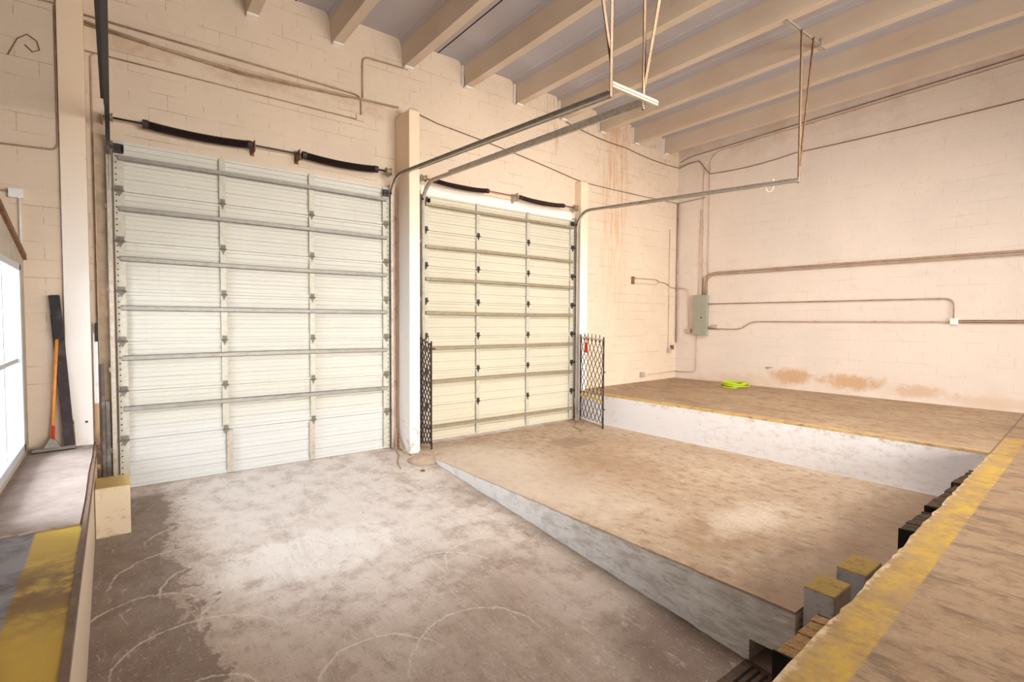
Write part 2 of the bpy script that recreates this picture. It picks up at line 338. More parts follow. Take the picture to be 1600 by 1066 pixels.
def dock_mat():
    n = N('dock_concrete', .6, 0, .35)
    a = n.noise(scale=.8, det=6, rough=.6); b = n.noise(scale=3.2, det=8, rough=.7); c = n.noise(scale=28, det=5, rough=.7)
    st = n.noise(n.sc(2.6, .8, 1), scale=1.6, det=6, rough=.6, dist=.4)
    col = n.mix(n.ss(a, .3, .7), s2l((160, 134, 108)), s2l((184, 158, 130)))
    col = n.mix(n.mul(n.ss(b, .45, .7), .55), col, s2l((178, 146, 110)))
    col = n.mix(n.mul(n.ss(st, .50, .66), .55), col, s2l((126, 98, 74)))
    m5 = n.noise(n.sc(1, .6, 1), scale=11, det=7, rough=.75)
    col = n.mix(n.mul(n.ss(m5, .50, .62), .6), col, s2l((118, 92, 70)))
    col = n.mix(n.mul(n.ss(m5, .44, .34), .4), col, s2l((208, 186, 158)))
    gr = n.noise(scale=50, det=4, rough=.8)
    col = n.mix(n.mul(n.ss(gr, .48, .7), .35), col, s2l((128, 100, 74)))
    col = n.mix(n.mul(n.ss(gr, .42, .3), .3), col, s2l((228, 208, 182)))
    n3 = n.noise(n.sc(4, 1.3, 1), scale=1.5, det=7, rough=.7)
    near = n.ss(n.y, 1.3, .95)
    col = n.mix(n.mul(near, .35), col, s2l((146, 118, 92)))
    col = n.mix(n.mul(near, n.ss(n3, .50, .62), .6), col, s2l((104, 82, 66)))
    sp = n.noise(scale=38, det=3, rough=.8)
    col = n.mix(n.mul(n.ss(sp, .70, .78), .5), col, s2l((235, 222, 205)))
    yel = n.mix(n.ss(b, .38, .62), s2l((200, 164, 58)), s2l((176, 140, 76)))
    # dock lip strip; e = distance behind the lip
    e = n.m_('SUBTRACT', n.m_('ADD', .88, n.m_('MULTIPLY', n.x, .05)), n.y)
    je = n.m_('ADD', e, n.m_('MULTIPLY', n.m_('SUBTRACT', c, .5), .03))
    strip = n.mul(n.ss(je, -.02, .0), n.ss(je, .215, .20), n.ss(n.x, 9.35, 9.2), n.ss(n.x, 1.0, 1.2))
    wear = n.m_('ADD', .30, n.m_('MULTIPLY', n.ss(n.m_('ADD', n.m_('MULTIPLY', b, .6), n.m_('MULTIPLY', c, .4)), .62, .42), .6))
    wear = n.mul(wear, n.m_('ADD', .45, n.m_('MULTIPLY', n.ss(n.m_('ADD', e, n.m_('MULTIPLY', n.m_('SUBTRACT', b, .5), .25)), .0, .10), .55)))
    chip = n.mul(n.ss(je, -.02, .0), n.ss(n.m_('ADD', e, n.m_('MULTIPLY', n.m_('SUBTRACT', m5, .5), .22)), .03, .01), n.ss(n.x, 8.1, 8.0))
    col = n.mix(n.mul(strip, wear), col, yel)
    col = n.mix(n.mul(chip, n.ss(b, .45, .6), .6), col, s2l((232, 214, 182)))
    # strip along the raised bay edge, worn off near the corner
    s2 = n.mul(n.ss(n.x, 8.0, 8.02), n.ss(n.m_('ADD', n.x, n.m_('MULTIPLY', n.m_('SUBTRACT', c, .5), .06)), 8.20, 8.14), n.ss(n.y, 1.28, 1.3))
    col = n.mix(n.mul(s2, n.mul(n.m_('ADD', .25, n.m_('MULTIPLY', n.ss(n.y, 1.5, 5.0), .4)), n.ss(m5, .66, .45))), col, s2l((222, 184, 96)))
    # left walkway: yellow edge band and grey paint ending at the screed patch
    lw = n.mul(n.ss(n.x, -.17, -.19), n.ss(n.y, 4.89, 4.87))
    grey = n.mix(n.ss(b, .4, .65), s2l((150, 148, 152)), s2l((108, 102, 102)))
    ly = n.mix(n.mul(n.band(n.y, 3.4, 4.25, .35), n.ss(b, .36, .56)), s2l((206, 174, 66)), s2l((132, 104, 58)))
    ly = n.mix(n.mul(n.ss(n.y, 3.2, 2.9), n.ss(n.x, -.36, -.46), .6), ly, s2l((150, 116, 52)))
    lx = n.m_('ADD', n.x, n.m_('MULTIPLY', n.m_('SUBTRACT', b, .5), .05))
    lcol = n.mix(n.ss(lx, -.47, -.45), grey, ly)
    col = n.mix(lw, col, lcol)
    # construction joint along the line of the lip
    j = n.mul(n.ss(n.m_('ABSOLUTE', e), .013, .006), n.ss(n.x, 8.0, 8.05))
    col = n.mix(n.mul(j, .7), col, s2l((90, 66, 48)))
    # vertical faces
    wz = n.ss(n.z, .615, .60)
    jf = n.noise(scale=9, det=7, rough=.75)
    wf = n.mix(n.ss(n.y, 2.3, 1.5), s2l((238, 236, 238)), s2l((206, 200, 200)))
    wn = n.noise(n.sc(1, 1, 2.5), scale=6, det=8, rough=.8)
    wf = n.mix(n.mul(n.ss(wn, .48, .64), n.ss(n.y, 6.5, 3.5), .45), wf, s2l((190, 182, 178)))
    wf = n.mix(n.mul(n.ss(jf, .60, .66), .7), wf, s2l((196, 186, 176)))
    wf = n.mix(n.mul(n.ss(n.z, .5, .6), n.ss(jf, .5, .6), .5), wf, s2l((176, 158, 136)))
    bf = s2l((176, 152, 126))
    col = n.mix(wz, col, n.mix(n.ss(n.x, 7.0, 7.5), n.mix(n.ss(n.x, .4, 1.0), s2l((214, 196, 176)), bf), wf))
    return n.out(col, n.m_('ADD', c, b), .28, .008, rough=n.m_('ADD', .42, n.m_('MULTIPLY', b, .35)))
M_dock = dock_mat()
def screed_mat():
    n = N('screed', .8); b = n.noise(scale=3, det=8, rough=.7); c = n.noise(scale=90, det=3)
    col = n.mix(n.ss(b, .35, .7), s2l((168, 154, 146)), s2l((146, 130, 122)))
    return n.out(n.mix(n.mul(n.ss(c, .55, .75), .4), col, s2l((140, 122, 112))), c, .3, .004)
M_screed = screed_mat()

def ceil_mat():
    n = N('ceiling_paint', .75, 0, .2); a = n.noise(scale=.9, det=5); b = n.noise(n.sc(6, .8, 4), scale=1.5, det=6, rough=.7)
    base = n.mix(n.ss(n.z, 6.70, 6.82), s2l((214, 198, 180)), s2l((184, 180, 186)))  # window's blue daylight painted into the slab tint above the tan ribs
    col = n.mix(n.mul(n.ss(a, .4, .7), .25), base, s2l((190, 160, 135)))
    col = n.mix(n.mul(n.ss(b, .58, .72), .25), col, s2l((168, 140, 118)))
    return n.out(col, b, .2, .006)
M_ceil = ceil_mat()

def door_mat(name, rgb, lo):
    n = N(name, .42, 0, .4); b = n.noise(n.sc(1, 1, 1), scale=1.2, det=3, rough=.5); v = n.noise(n.sc(8, 8, .6), scale=2, det=5)
    col = n.mix(n.ss(b, .35, .7), s2l(rgb), tuple(q*.95 for q in s2l(rgb)[:3])+(1,))
    col = n.mix(n.mul(n.ss(n.z, 1.0, .5), .6), col, s2l(lo))
    col = n.mix(n.mul(n.ss(v, .6, .75), .2), col, s2l((190, 165, 130)))
    return n.out(col)
M_doorA = door_mat('door_enamel_white', (212, 210, 200), (212, 215, 218))
M_doorB = door_mat('door_enamel_cream', (208, 201, 182), (210, 202, 182))
M_stile = plain('stile_steel', (200, 196, 182), .45, .1, .08, 18, (150, 130, 105), .3)
M_galv = plain('galvanised_steel', (190, 180, 166), .42, .2, .12, 20, (112, 92, 70), .55, .5)
M_strut = plain('strut_steel', (150, 146, 138), .42, .2, .1, 16, (120, 98, 74), .5, .5)
M_hinge = plain('hinge_grey', (122, 116, 106), .5, .2, .1, 20)
M_strutB = plain('strut_steel_warm', (160, 148, 122), .42, .2, .1, 16, (130, 104, 74), .5, .5)
M_darksteel = plain('dark_steel', (72, 66, 66), .45, .5, .15, 20, (110, 84, 62), .4)
M_spring = plain('oiled_spring_steel', (48, 34, 34), .5, .3, .15, 40)
M_hole = plain('punched_hole', (28, 22, 20), .9)
M_rust = plain('rusty_steel', (150, 112, 84), .7, .2, .2, 14, (96, 60, 40), .8)
M_black = plain('black_rubber', (40, 36, 40), .6, 0, .15, 18, (92, 82, 78), .5)
M_plank = plain('black_plank', (66, 56, 58), .7, 0, .2, 12, (120, 106, 100), .6)
M_orange = plain('orange_handle', (232, 152, 66), .35, 0, .08, 10, spec=.5)
M_red = plain('red_paint', (214, 52, 44), .5, 0, .08, 10)
M_cond = plain('painted_conduit', (188, 160, 136), .55, .15, .12, 8, (132, 98, 74), .65)
M_condL = plain('painted_conduit_pale', (226, 202, 182), .55, .05, .1, 8, (160, 122, 94), .6)
M_wirew = plain('wall_cable', (132, 104, 80), .7, 0, .1, 10)
M_box = plain('box_steel', (196, 180, 168), .5, .2, .1, 30)
M_white = plain('white_enamel', (245, 243, 240), .4, 0, .04, 20)
M_panel = plain('panel_grey', (164, 164, 150), .45, .1, .06, 20, (146, 140, 122), .3)
M_yellowp = plain('yellow_tape', (226, 176, 40), .6, 0, .1, 20)
M_wood = plain('old_wood', (196, 150, 100), .8, 0, .15, 14)
M_hose = plain('lime_hose', (196, 222, 40), .4, 0, .08, 30, spec=.5)
M_concblk = plain('painted_concrete_block', (224, 204, 174), .8, 0, .12, 14, (180, 156, 124), .45)
M_rope = plain('frayed_rope', (170, 140, 106), .9, 0, .15, 50)
M_gate = plain('gate_steel', (62, 52, 50), .5, .45, .12, 30, (120, 84, 60), .5)
M_frame = plain('window_frame_white', (206, 212, 222), .4, 0, .03, 20)
M_office = plain('office_partition', (206, 196, 182), .8, 0, .08, 6, (180, 160, 138), .4)
M_apron = plain('outside_concrete', (225, 220, 212), .8, 0, .1, 3)
def glass():
    n = N('window_glass', .02, 0, .5); n.b.inputs['Transmission Weight'].default_value = 1
    n.b.inputs['IOR'].default_value = 1.02; return n.out((.97, .98, 1, 1))
M_glass = glass()
def two_tone(name, top, side, zt, e=.01, dirt=(90, 74, 56)):
    n = N(name, .75); b = n.noise(scale=9, det=7, rough=.75); f = n.ss(n.z, zt-e, zt-e*.3)
    col = n.mix(f, s2l(side), s2l(top)); return n.out(n.mix(n.mul(n.ss(b, .5, .66), .55), col, s2l(dirt)), b, .4, .008)

# ------------------------------------------------------------------ setting: floors
def ramp_z(y): return .02 - .093*(8.1-y)
mb = MB()
ys = [1.0+i*.5 for i in range(15)] + [8.1, 8.4]
for a, b in zip(ys[:-1], ys[1:]):
    mb.add([(-.19, a, ramp_z(min(a,8.1))), (3.97, a, ramp_z(min(a,8.1))), (3.97, b, ramp_z(min(b,8.1))), (-.19, b, ramp_z(min(b,8.1)))], [(0,1,2,3)])
mb2 = MB()
mb2.add([(-.21,.6,-1.0),(8.1,.6,-1.0),(8.1,8.4,-1.0),(-.21,8.4,-1.0)], [(0,1,2,3)])
mb.add([(-.21,.6,ramp_z(.9)),(8.1,.6,ramp_z(.9)),(8.1,1.0,ramp_z(1.0)),(-.21,1.0,ramp_z(1.0))], [(0,1,2,3)])
mb.add([(3.95,1.0,ramp_z(1.0)),(8.1,1.0,ramp_z(1.0)),(8.1,1.75,ramp_z(1.75)),(3.95,1.75,ramp_z(1.75))], [(0,1,2,3)])
mb.add([(3.95,1.70,ramp_z(1.7)),(4.4,1.70,ramp_z(1.7)),(4.4,2.02,ramp_z(2.02)),(3.95,2.02,ramp_z(2.02))], [(0,1,2,3)])
# low mound of broken concrete blending the ramp into the pad by the pillar
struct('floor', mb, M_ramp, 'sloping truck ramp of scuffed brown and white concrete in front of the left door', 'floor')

def lipY(x): return .88 + .05*x
# pad (level bay) with a drain mouth in its kerb face
def prism(mb, poly, z0, z1f):
    n = len(poly); vs = [(x, y, z0) for x, y in poly] + [(x, y, z1f(x)) for x, y in poly]
    mb.add(vs, [tuple(range(n))[::-1], tuple(range(n, 2*n))] + [(i, (i+1) % n, n+(i+1) % n, n+i) for i in range(n)])
def rough_edge(x, ya, yb, amp, step, seed):
    rnd = random.Random(seed); out = []; y = ya
    while y < yb: out.append((x+rnd.uniform(-amp, amp), y)); y += rnd.uniform(step*.4, step)
    return out + [(x, yb)]
mb = MB()
pass
prism(mb, [(3.95, 2.0)] + rough_edge(3.953, 2.05, 7.0, .009, .22, 8) + [(3.95, 8.4), (8.1, 8.4), (8.1, 2.0)], -1.0, lambda x: 0); mb.box((3.95, 1.72, -.37), (8.1, 2.0, 0)); mb.box((4.35, 1.72, -1.0), (8.1, 2.0, -.37))
mb.box((4.9, 1.0, -1.0), (8.1, 1.66, 0)); mb.box((3.95, 1.66, -1.0), (8.1, 1.72, 0))
pad = struct('floor_pad', mb, M_pad, 'level middle bay slab of stained tan concrete in front of the right door', 'floor')
pad.name = 'floor'
# upper dock right + foreground dock + left walkway (one poured level)
mb = MB()
T, Bz = .64, -1.0
def prism(mb, poly, z0, z1f):
    n = len(poly); vs = [(x, y, z0) for x, y in poly] + [(x, y, z1f(x)) for x, y in poly]
    mb.add(vs, [tuple(range(n))[::-1], tuple(range(n, 2*n))] + [(i, (i+1) % n, n+(i+1) % n, n+i) for i in range(n)])
zf = lambda x: T + max(0, (x-8.05)*.012)
prism(mb, [(8.05, lipY(8.05)), (12.0, lipY(12)), (12.0, 8.4), (8.05, 8.4)] + rough_edge(8.053, 1.5, 7.8, .0012, .3, 9)[::-1], Bz, lambda x: T + max(0, (x-8.08)*.012))
# chipped lip: slightly irregular front edge
random.seed(3)
pts = []
x = -.19
while x < 8.05:
    pts.append((x, lipY(x) + random.uniform(-.012, .008))); x += random.uniform(.05, .14)
pts.append((8.05, lipY(8.05)))
prism(mb, [(-.19, -9)] + [(12, -9), (12, lipY(12)), (8.05, lipY(8.05))] + pts[::-1][1:], Bz, zf)
prism(mb, [(-4.0, -9), (-.19, -9), (-.19, 8.4), (-4.0, 8.4)], Bz, lambda x: T-.005)
dock = struct('floor_dock', mb, M_dock, 'raised loading dock floor of tan concrete with worn yellow edge stripes', 'floor', bevel=0)
dock.name = 'floor'
# screed patch on the walkway
mb = MB(); random.seed(5)
edge = [(-.79+i*.04, 4.885+random.uniform(-.012, .012)) for i in range(15)] + [(-.222, 4.89)]
prism(mb, edge + [(-.215, 5.6), (-.222, 6.4), (-.212, 7.2), (-.222, 7.93), (-.79, 7.93)], T-.004, lambda x: T+.012)
struct('floor_screed', mb, M_screed, 'greyish pink screed patch on the narrow walkway below the window', 'floor').name = 'floor'
# steel nosing along the walkway edge
mb = MB(); mb.box((-.21, .95, T-.02), (-.183, 8.05, T+.004)); mb.box((-.192, .95, T-.07), (-.180, 8.05, T-.012))
struct('trim_1', mb, plain('nosing_steel', (132, 110, 92), .6, .3, .15, 8, (96, 70, 52), .6), 'rusty steel angle along the walkway edge', 'trim')

# rubble mound at the pillar foot
mb = MB(); random.seed(11)
def lump(mb, c, r, seed, sx=1, sy=1, sz=.4, n=10, m=5):
    rnd = random.Random(seed); vs = []; fs = []
    for j in range(m+1):
        a = j/m*PI/2
        for k in range(n):
            t = 2*PI*k/n; q = r*(1+rnd.uniform(-.14, .14))
            vs.append((c[0]+math.cos(t)*math.cos(a)*q*sx, c[1]+math.sin(t)*math.cos(a)*q*sy, c[2]+math.sin(a)*q*sz))
    for j in range(m):
        for k in range(n):
            k2 = (k+1) % n; fs.append((j*n+k, j*n+k2, (j+1)*n+k2, (j+1)*n+k))
    fs.append(tuple(range(n))[::-1]); mb.add(vs, fs)
lump(mb, (3.85, 7.25, ramp_z(7.25)-.02), .25, 2, 1.0, 1.1, .42)
tag(mb.build('concrete_lump', plain('lump_concrete', (186, 164, 144), .9, 0, .12, 12), smooth=True),
    'low rounded lump of concrete at the foot of the pillar between the doors', 'concrete')

# ------------------------------------------------------------------ setting: walls
WY = 8.12
zT = 7.1
mb = MB()   # door wall: piers and lintels round the two openings
mb.box((-.46, WY, -1), (.09, WY+.22, zT)); mb.box((.09, WY, 4.27), (3.56, WY+.22, zT))
mb.box((3.56, WY, -1), (4.36, WY+.22, zT)); mb.box((4.36, WY, 4.345), (7.84, WY+.22, zT)); mb.box((7.84, WY, -1), (12.0, WY+.22, zT))
mb.box((-4.2, 7.97, -1), (-.46, WY+.22, zT))
struct('wall_back', mb, M_wall, 'cream painted concrete block wall holding the two roll-up doors', 'wall')
mb = MB(); mb.box((11.776, -9, -1), (12.0, WY+.22, zT))
struct('wall_right', mb, M_rwall, 'pale pink painted block wall on the right above the dock', 'wall')
mb = MB(); mb.box((-4.2, -9.2, -1), (12.0, -9, zT))
struct('wall_front', mb, M_lwall, 'block wall of the hall behind the camera', 'wall')
mb = MB(); mb.box((-4.2, -9, 3.3), (-4.0, 8.2, zT)); mb.box((-4.2, -9, -1), (-4.0, 1.2, 3.3))
struct('wall_left', mb, M_lwall, 'far left hall wall above the office', 'wall')
# office partition with window, its top edge slanting
WXp = -.79
mb = MB()
def slab_yz(mb, x0, x1, poly):
    n = len(poly); vs = [(x0, y, z) for y, z in poly] + [(x1, y, z) for y, z in poly]
    mb.add(vs, [tuple(range(n))[::-1], tuple(range(n, 2*n))] + [(i, (i+1) % n, n+(i+1) % n, n+i) for i in range(n)])
ztop = lambda y: min(3.6, 2.84 + (7.97-y)*.20)
slab_yz(mb, WXp-.1, WXp, [(7.97, .6), (7.97, ztop(7.97)), (7.5, ztop(7.5)), (7.5, .6)])
slab_yz(mb, WXp-.1, WXp, [(7.5, 2.72), (7.5, ztop(7.5)), (5.1, ztop(5.1)), (5.1, 2.72)])
slab_yz(mb, WXp-.1, WXp, [(5.1, .6), (5.1, ztop(5.1)), (4.17, 3.6), (-9, 3.6), (-9, .6)])
slab_yz(mb, WXp-.1, WXp, [(7.5, .6), (7.5, .74), (5.1, .74), (5.1, .6)])
struct('wall_office', mb, M_office, 'low grey beige office partition wall with the bright window, top edge slanting', 'wall').name = 'wall_left'
mb = MB(); slab_yz(mb, WXp-.13, WXp+.03, [(7.96, ztop(7.97)-.03), (7.96, ztop(7.97)+.03), (4.17, 3.63), (4.17, 3.57)])
struct('trim_2', mb, M_rust, 'brown angle iron capping the slanted top of the office partition', 'trim')
mb = MB(); mb.box((-4.0, -9, 3.55), (-.9, 4.2, 3.65))
mb.hexa([(-4, 4.2, 3.5), (-.9, 4.2, 3.5), (-.9, 7.97, 2.74), (-4, 7.97, 2.74), (-4, 4.2, 3.6), (-.9, 4.2, 3.6), (-.9, 7.97, 2.84), (-4, 7.97, 2.84)])
struct('ceiling', mb, M_office, 'flat roof of the low office behind the window', 'ceiling')

# window
wr = empty('window_1', (WXp, 6.3, .74), 'white framed window with glazing bars overlooking the walkway', 'window', kind='structure')
y0, y1, z0, z1 = 5.1, 7.5, .74, 2.72
mb = MB(); fx0, fx1 = WXp-.09, WXp+.025
mb.box((fx0, y0, z0), (fx1, y1, z0+.085)); mb.box((fx0, y0, z1-.07), (fx1, y1, z1)); mb.box((fx0, y1-.09, z0), (fx1, y1, z1)); mb.box((fx0, y0, z0), (fx1, y0+.09, z1))
mb.build('window_frame', M_frame, wr, bevel=.006)
mb = MB(); mb.box((fx0+.02, y0+.09, 1.69), (fx1-.03, y1-.09, 1.735))
mb.build('glazing_bar', M_frame, wr, bevel=.004)
for yy in (6.62,):
    mb = MB(); mb.box((fx0+.03, yy-.018, z0+.085), (fx1-.04, yy+.018, 1.69)); mb.box((fx0+.03, yy-.018, 1.735), (fx1-.04, yy+.018, z1-.07))
    mb.build('glazing_bar', M_frame, wr)
mb = MB(); mb.box((WXp-.052, y0+.09, z0+.085), (WXp-.046, y1-.09, z1-.07))
mb.build('glass', M_glass, wr)
mb = MB(); mb.box((-3.98, -2, .55), (-.9, 8, .62))
m_ob = plain('office_blue_grey', (150, 164, 186), .8, 0, .05, 4)
mo = MB(); mo.box((-4.0, 7.93, .6), (-.9, 7.97, 2.74)); mo.box((-4.0, 1.2, .6), (-3.96, 7.93, 2.7))  # inner wall added so the window view reads bluish instead of white
struct('wall_office_inside', mo, m_ob, 'added inner wall, bluish to tone the bright view through the office window', 'wall').name = 'wall_back'
struct('floor_office', mb, M_screed, 'pale office floor behind the window', 'floor').name = 'floor'
# outside apron
mb = MB(); mb.box((-6, 8.34, -.12), (16, 24, -.06))
struct('ground', mb, M_apron, 'sunlit concrete apron outside under the doors', 'ground')

# pillars
mb = MB(); mb.box((-.452, 7.9, .5), (-.215, WY, zT))
struct('wall_pillar', mb, M_pillar, 'tall cream pillar left of the left door, behind the walkway', 'pillar', bevel=.008)
lp = bpy.data.objects['wall_pillar']
for bx in (-.40, -.275):
    b = MB(); b.tube([(bx, 7.902, .93), (bx, 7.885, .93)], .014, 8); b.build('anchor_bolt', M_darksteel, lp)
def pillar(x0, x1, y0, z0, z1, label, cut):
    mb = MB(); mb.box((x0, y0, z0), (x1, WY, z1))
    mb.hexa([(x0, y0, z1), (x1, y0, z1), (x1, WY, z1), (x0, WY, z1), (x0+cut, y0+cut, z1+cut), (x1-cut*.3, y0+cut, z1+cut), (x1-cut*.3, WY, z1+cut), (x0+cut, WY, z1+cut)])
    struct('wall_pillar', mb, M_pillar, label, 'pillar', bevel=.006)
pillar(3.79, 3.975, 7.6, -.3, 5.52, 'cream painted pillar between the two roll-up doors', .08)
pillar(8.0, 8.22, 7.93, -.3, 5.16, 'short white pillar right of the right door, beside the folding gate', .03)
# steel jamb channels
M_jamb = plain('jamb_tan', (196, 174, 148), .7, 0, .12, 9, (140, 116, 92), .6)
for x0, x1, lab, mt in ((-.15, .01, 'tan steel jamb left of the left door', M_jamb), (3.655, 3.785, 'rust spotted steel jamb right of the left door', plain('jamb_rusty', (224, 198, 176), .6, .1, .1, 9, (150, 92, 62), .8)), (4.0, 4.22, 'pale steel jamb left of the right door', M_stile), (7.93, 7.995, 'pale steel jamb right of the right door', M_stile)):
    mb = MB(); mb.box((x0, 8.085, ramp_z(8.1) if x0 < 3.9 else 0), (x1, WY+.01, 4.4)); mb.box((x0, 8.04, 0.0), (x0+.012, 8.09, 4.4)); mb.box((x1-.012, 8.04, 0.0), (x1, 8.09, 4.4))
    struct('trim_3', mb, mt, lab, 'trim')

# ------------------------------------------------------------------ ceiling of double tees
mb = MB(); mb.box((-4.2, -9.2, 6.87), (12.0, WY+.22, 7.1))
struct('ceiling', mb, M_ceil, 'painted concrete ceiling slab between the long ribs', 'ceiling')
def stem_profile(x):
    zb = 6.42
    L = [(x-.075, zb), (x-.105, 6.72), (x-.115, 6.79), (x-.14, 6.845), (x-.19, 6.872)]
    return L + [(2*x-a, b) for a, b in L[::-1]]
for k in range(-4, 9):
    x = 1.62 + 1.195*k
    mb = MB(); mb.sweep_y(stem_profile(x)[::-1], -9, WY+.002)
    pos = 'next to the right wall' if k == 8 else f'rib'
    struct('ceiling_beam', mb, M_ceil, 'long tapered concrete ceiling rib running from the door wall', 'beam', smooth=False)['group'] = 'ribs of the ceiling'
for k in range(-2, 9, 2):        # joint strips between slab units
    x = 1.62 + 1.195*(k+.5)
    mb = MB(); mb.box((x-.008, -9, 6.862), (x+.008, WY, 6.872))
    struct('trim_4', mb, M_hole, 'dark joint line between two ceiling slab units', 'trim')['group'] = 'joints in the ceiling slab'
# white bearing pads under the rib ends
for k in range(-1, 9):
    x = 1.62 + 1.195*k
    mb = MB(); mb.box((x-.075, WY-.10, 6.395), (x+.075, WY+.01, 6.423))
    if k > 2: mb.box((x-.125, WY-.07, 6.42), (x-.108, WY+.005, 6.78))
    struct('trim_5', mb, M_white, 'white bearing pad under the end of a ceiling rib at the door wall', 'trim')['group'] = 'pads under the rib ends'

# ------------------------------------------------------------------ sectional doors
def sect_door(name, x0, x1, zb, zt, stiles, struts, matP, matS, label, wlow):
    r = empty(name, ((x0+x1)/2, 8.08, zb), label, 'door', kind='structure')
    yf = 8.055; n = 7; h = (zt-zb)/n
    for i in range(n):
        a = zb+i*h; b = a+h-.009
        # ribbed pan: tongue rail top and bottom, ribs between
        prof = [(yf-.02, a), (yf-.02, a+.035), (yf, a+.04)]
        for q, dpt in ((.10, .006), (.155, .016), (.215, .006), (.275, .006), (.325, .016), (.39, .006), (.455, .006), (.51, .012)):
            zz = a+q*h/.62; prof += [(yf, zz-.009), (yf+dpt, zz-.005), (yf+dpt, zz+.005), (yf, zz+.009)]
        prof += [(yf, b-.035), (yf-.02, b-.03), (yf-.02, b), (yf+.01, b), (yf+.01, b+.008), (yf+.03, b+.008), (yf+.03, a)]
        mb = MB(); mb.sweep_x(prof, x0+.005, x1-.005)
        if i == 0: mb.box((x0+.01, yf-.018, a-.015 if wlow else a), (x1-.01, yf+.02, a+.01))
        mb.build('door_panel', matP, r)
        for j, sx in enumerate(stiles):
            wdt = .105 if j in (0, len(stiles)-1) else .075
            low = (name == 'door_1' and i == 0 and j in (1, 2))
            ox = (.045 if j == 1 else -.02) if low else 0
            mb = MB(); mb.box((sx-wdt/2+ox, yf-.045, a+.004), (sx+wdt/2+ox, yf-.001, b-.002))
            st = mb.build('stile', M_galv if low else matS, r, bevel=.003)
            if j in (0, len(stiles)-1):
                hb = MB(); hx = sx-.028 if j == 0 else sx+.028
                for q in range(8):
                    zc = a+.05+q*.073
                    hb.tube([(hx, yf-.0475, zc), (hx, yf-.044, zc)], .0085, 8)
                sub(hb, 'punched_holes', M_hole, st, r)
            if i > 0:       # hinge at the bottom joint of this section
                hm = MB(); z = a-.002; hw = .028 if j not in (0, len(stiles)-1) else .04
                hm.box((sx-hw, yf-.055, z+.005), (sx+hw, yf-.044, z+.06))
                hm.add([(sx-hw, yf-.055, z-.005), (sx+hw, yf-.055, z-.005), (sx, yf-.055, z-.075), (sx-hw, yf-.044, z-.005), (sx+hw, yf-.044, z-.005), (sx, yf-.044, z-.075)], [(0,2,1),(3,4,5),(0,1,4,3),(1,2,5,4),(2,0,3,5)])
                hm.tube([(sx-hw-.012, yf-.060, z), (sx+hw+.012, yf-.060, z)], .010, 8)
                if j in (0, len(stiles)-1):
                    d = -1 if j == 0 else 1
                    hm.tube([(sx, yf-.06, z+.01), (sx+d*.075, yf-.06, z+.01)], .006, 6)
                    hm.tube([(sx+d*.06, yf-.06, z+.01), (sx+d*.078, yf-.06, z+.01)], .022, 12)
                hm.build('hinge', M_darksteel if matP is M_doorB else M_hinge, r)
    for k, z in enumerate(struts):     # hat section struts, slightly bowed like the real ones
        mb = MB(); m = 13; sag = .012*math.sin(k*1.7)
        vs = []; prof = [(-.034, 0), (-.022, -.038), (.022, -.038), (.034, 0)]
        for i in range(m):
            x = x0+.05+(x1-x0-.1)*i/(m-1); dz = sag*math.sin(PI*i/(m-1))
            for pz, py in prof: vs.append((x, yf-.046+py, z+dz+pz))
        fs = [(i*4+k2, i*4+(k2+1) % 4, (i+1)*4+(k2+1) % 4, (i+1)*4+k2) for i in range(m-1) for k2 in range(4)]
        fs += [(0,1,2,3)[::-1], tuple((m-1)*4+q for q in range(4))]
        mb.add(vs, fs); mb.build('strut', M_strut if name == 'door_1' else M_strutB, r)
    # top corner roller brackets
    for sx, d in ((stiles[0], -1), (stiles[-1], 1)):
        mb = MB(); mb.box((sx-.05, yf-.05, zt-.17), (sx+.05, yf-.033, zt-.05)); mb.box((sx-.05*d-.005, yf-.12, zt-.15), (sx-.05*d+.005, yf-.04, zt-.08))
        mb.tube([(sx-.02*d, yf-.09, zt-.11), (sx+d*.085, yf-.09, zt-.11)], .009, 8); mb.tube([(sx+d*.065, yf-.09, zt-.11), (sx+d*.085, yf-.09, zt-.11)], .024, 12)
        mb.build('roller_bracket', M_darksteel, r)
    return r
sect_door('door_1', .03, 3.625, .02, 4.35, [.085, 1.205, 2.385, 3.57], [1.03, 1.665, 2.29, 2.9, 3.51, 4.13], M_doorA, M_stile,
          'left roll-up sectional door with white ribbed panels at the top of the ramp', False)
sect_door('door_2', 4.24, 7.905, .035, 4.345, [4.30, 5.40, 6.61, 7.835], [.27, 1.07, 1.67, 2.29, 2.88, 3.44, 4.17], M_doorB, M_stile,
          'right roll-up sectional door with cream ribbed panels behind the level bay', False)

